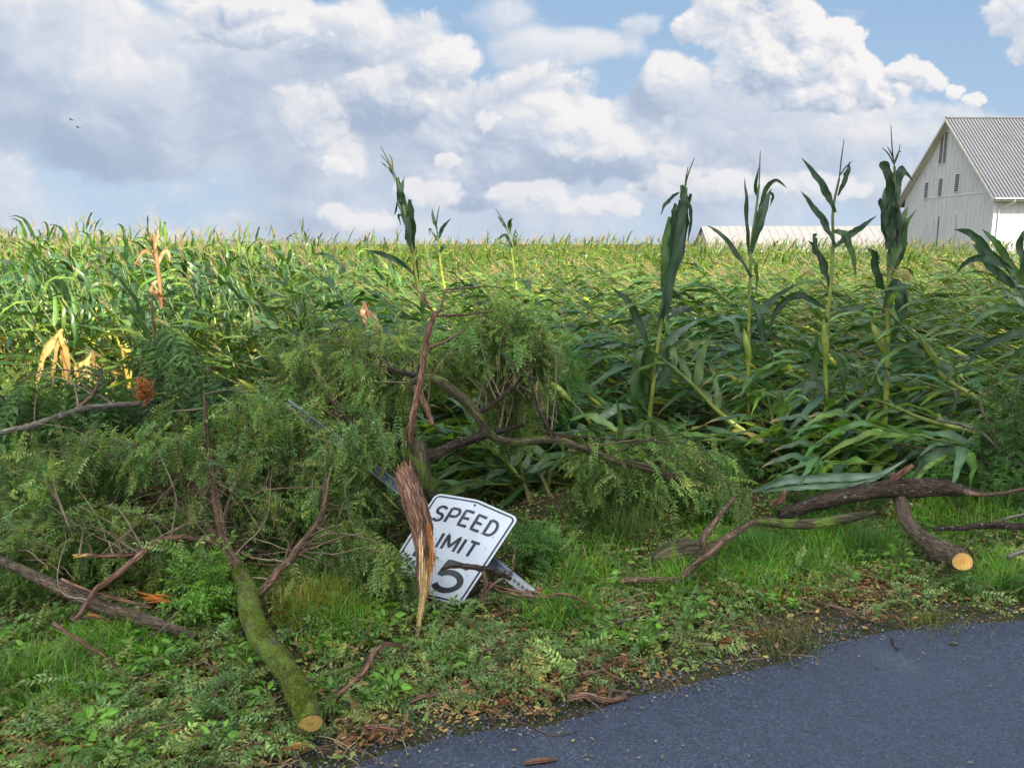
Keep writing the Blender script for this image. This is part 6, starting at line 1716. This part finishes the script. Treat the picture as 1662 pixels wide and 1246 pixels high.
# ------------------------------------------------------------------ birds, and the roadside trees behind the viewpoint that shade the verge
def bird(px, py, d, s, label):
    c = P(px, py, d); b = empty('bird', c, label, 'bird')
    m_ = MB(); tube(m_, [c + [-.14 * s, 0, 0], c + [-.07 * s, 0, .01], c + [.04 * s, 0, 0.01], c + [.12 * s, 0, .02], c + [.16 * s, 0, .015]], [.008, .035 * s, .04 * s, .02 * s, .004], 7, 3, (.03, .03, .03)); m_.build('body', M['dark_wood'], b)
    for sg in (-1, 1):
        w = MB(); r_ = np.array([0, sg * .02 * s, .01]); v = [c + r_ + [.05 * s, 0, 0], c + r_ + [-.05 * s, 0, 0], c + [-.06 * s, sg * .2 * s, .08 * s], c + [.03 * s, sg * .2 * s, .09 * s], c + [-.08 * s, sg * .36 * s, .02 * s], c + [-.05 * s, sg * .37 * s, .02 * s]]
        v2 = [q - [0, 0, .006] for q in v]
        w.add(v + v2, [(0, 1, 2, 3), (3, 2, 4, 5), (6, 9, 8, 7), (9, 11, 10, 8), (0, 3, 9, 6), (3, 5, 11, 9), (1, 7, 8, 2), (2, 8, 10, 4)], (.03, .03, .03)); w.build('wing', M['dark_wood'], b)


bird(116, 195, 55, 1.0, 'tiny dark bird high in the sky at left, the upper of two')
bird(127, 207, 58, 1.0, 'tiny dark bird high in the sky at left, the lower of two')


def shade_tree(x, y, h, r, seed, label, nl=10000):
    g = np.random.default_rng(seed); z0 = -.05
    b = empty('roadside_tree', (x, y, z0), label, 'tree'); t = MB(); th = h * .42
    tube(t, [(x, y, z0), (x + .1, y, th * .5), (x - .1, y + .1, th), (x, y, h * .8)], [.32, .26, .2, .06], 12, 6, (.12, .1, .07), rough=.08)
    fo = MB(); V = []; nclump = 42
    cl = []
    for k in range(nclump):
        q = g.normal(0, 1, 3); q /= np.linalg.norm(q); q = q * g.uniform(.35, 1) ** .6
        c = np.array([x + q[0] * r, y + q[1] * r, h * .68 + q[2] * h * .30]); cl.append(c)
        if k % 2 == 0: tube(t, [(x, y, th * .85), (np.array([x, y, th]) + c) / 2 + [0, 0, .4], c], [.10, .06, .02], 6, 4, (.12, .1, .07))
    t.build('trunk', M['dark_bark'], b)
    cl = np.array(cl); ii = g.integers(0, nclump, nl)
    p = cl[ii] + g.normal(0, 1, (nl, 3)) * np.array([r * .19, r * .19, h * .055])
    d = norm(g.normal(0, 1, (nl, 3))); Ms = rots(d, g.uniform(0, 6, nl)) * g.uniform(.22, .42, nl)[:, None, None] * np.array([1, 1.3, 1])
    inst(fo, LEAF_V, LEAF_F, LEAF_K, Ms, p, np.array([.06, .11, .03]) * g.uniform(.6, 1.4, (nl, 1)), smooth=False)
    fo.build('crown', M['leaf'], b)


shade_tree(4.6, -7.2, 13.8, 4.2, 1, 'tall leafy roadside tree directly behind the viewpoint across the road')
shade_tree(10.5, -6.6, 18.0, 4.8, 2, 'tall leafy roadside tree right behind the viewpoint across the road')
shade_tree(16.5, -5.0, 17.5, 4.6, 3, 'broad leafy roadside tree far right behind the viewpoint')
shade_tree(0.2, -8.6, 11.0, 3.6, 4, 'lower leafy roadside tree left behind the viewpoint')
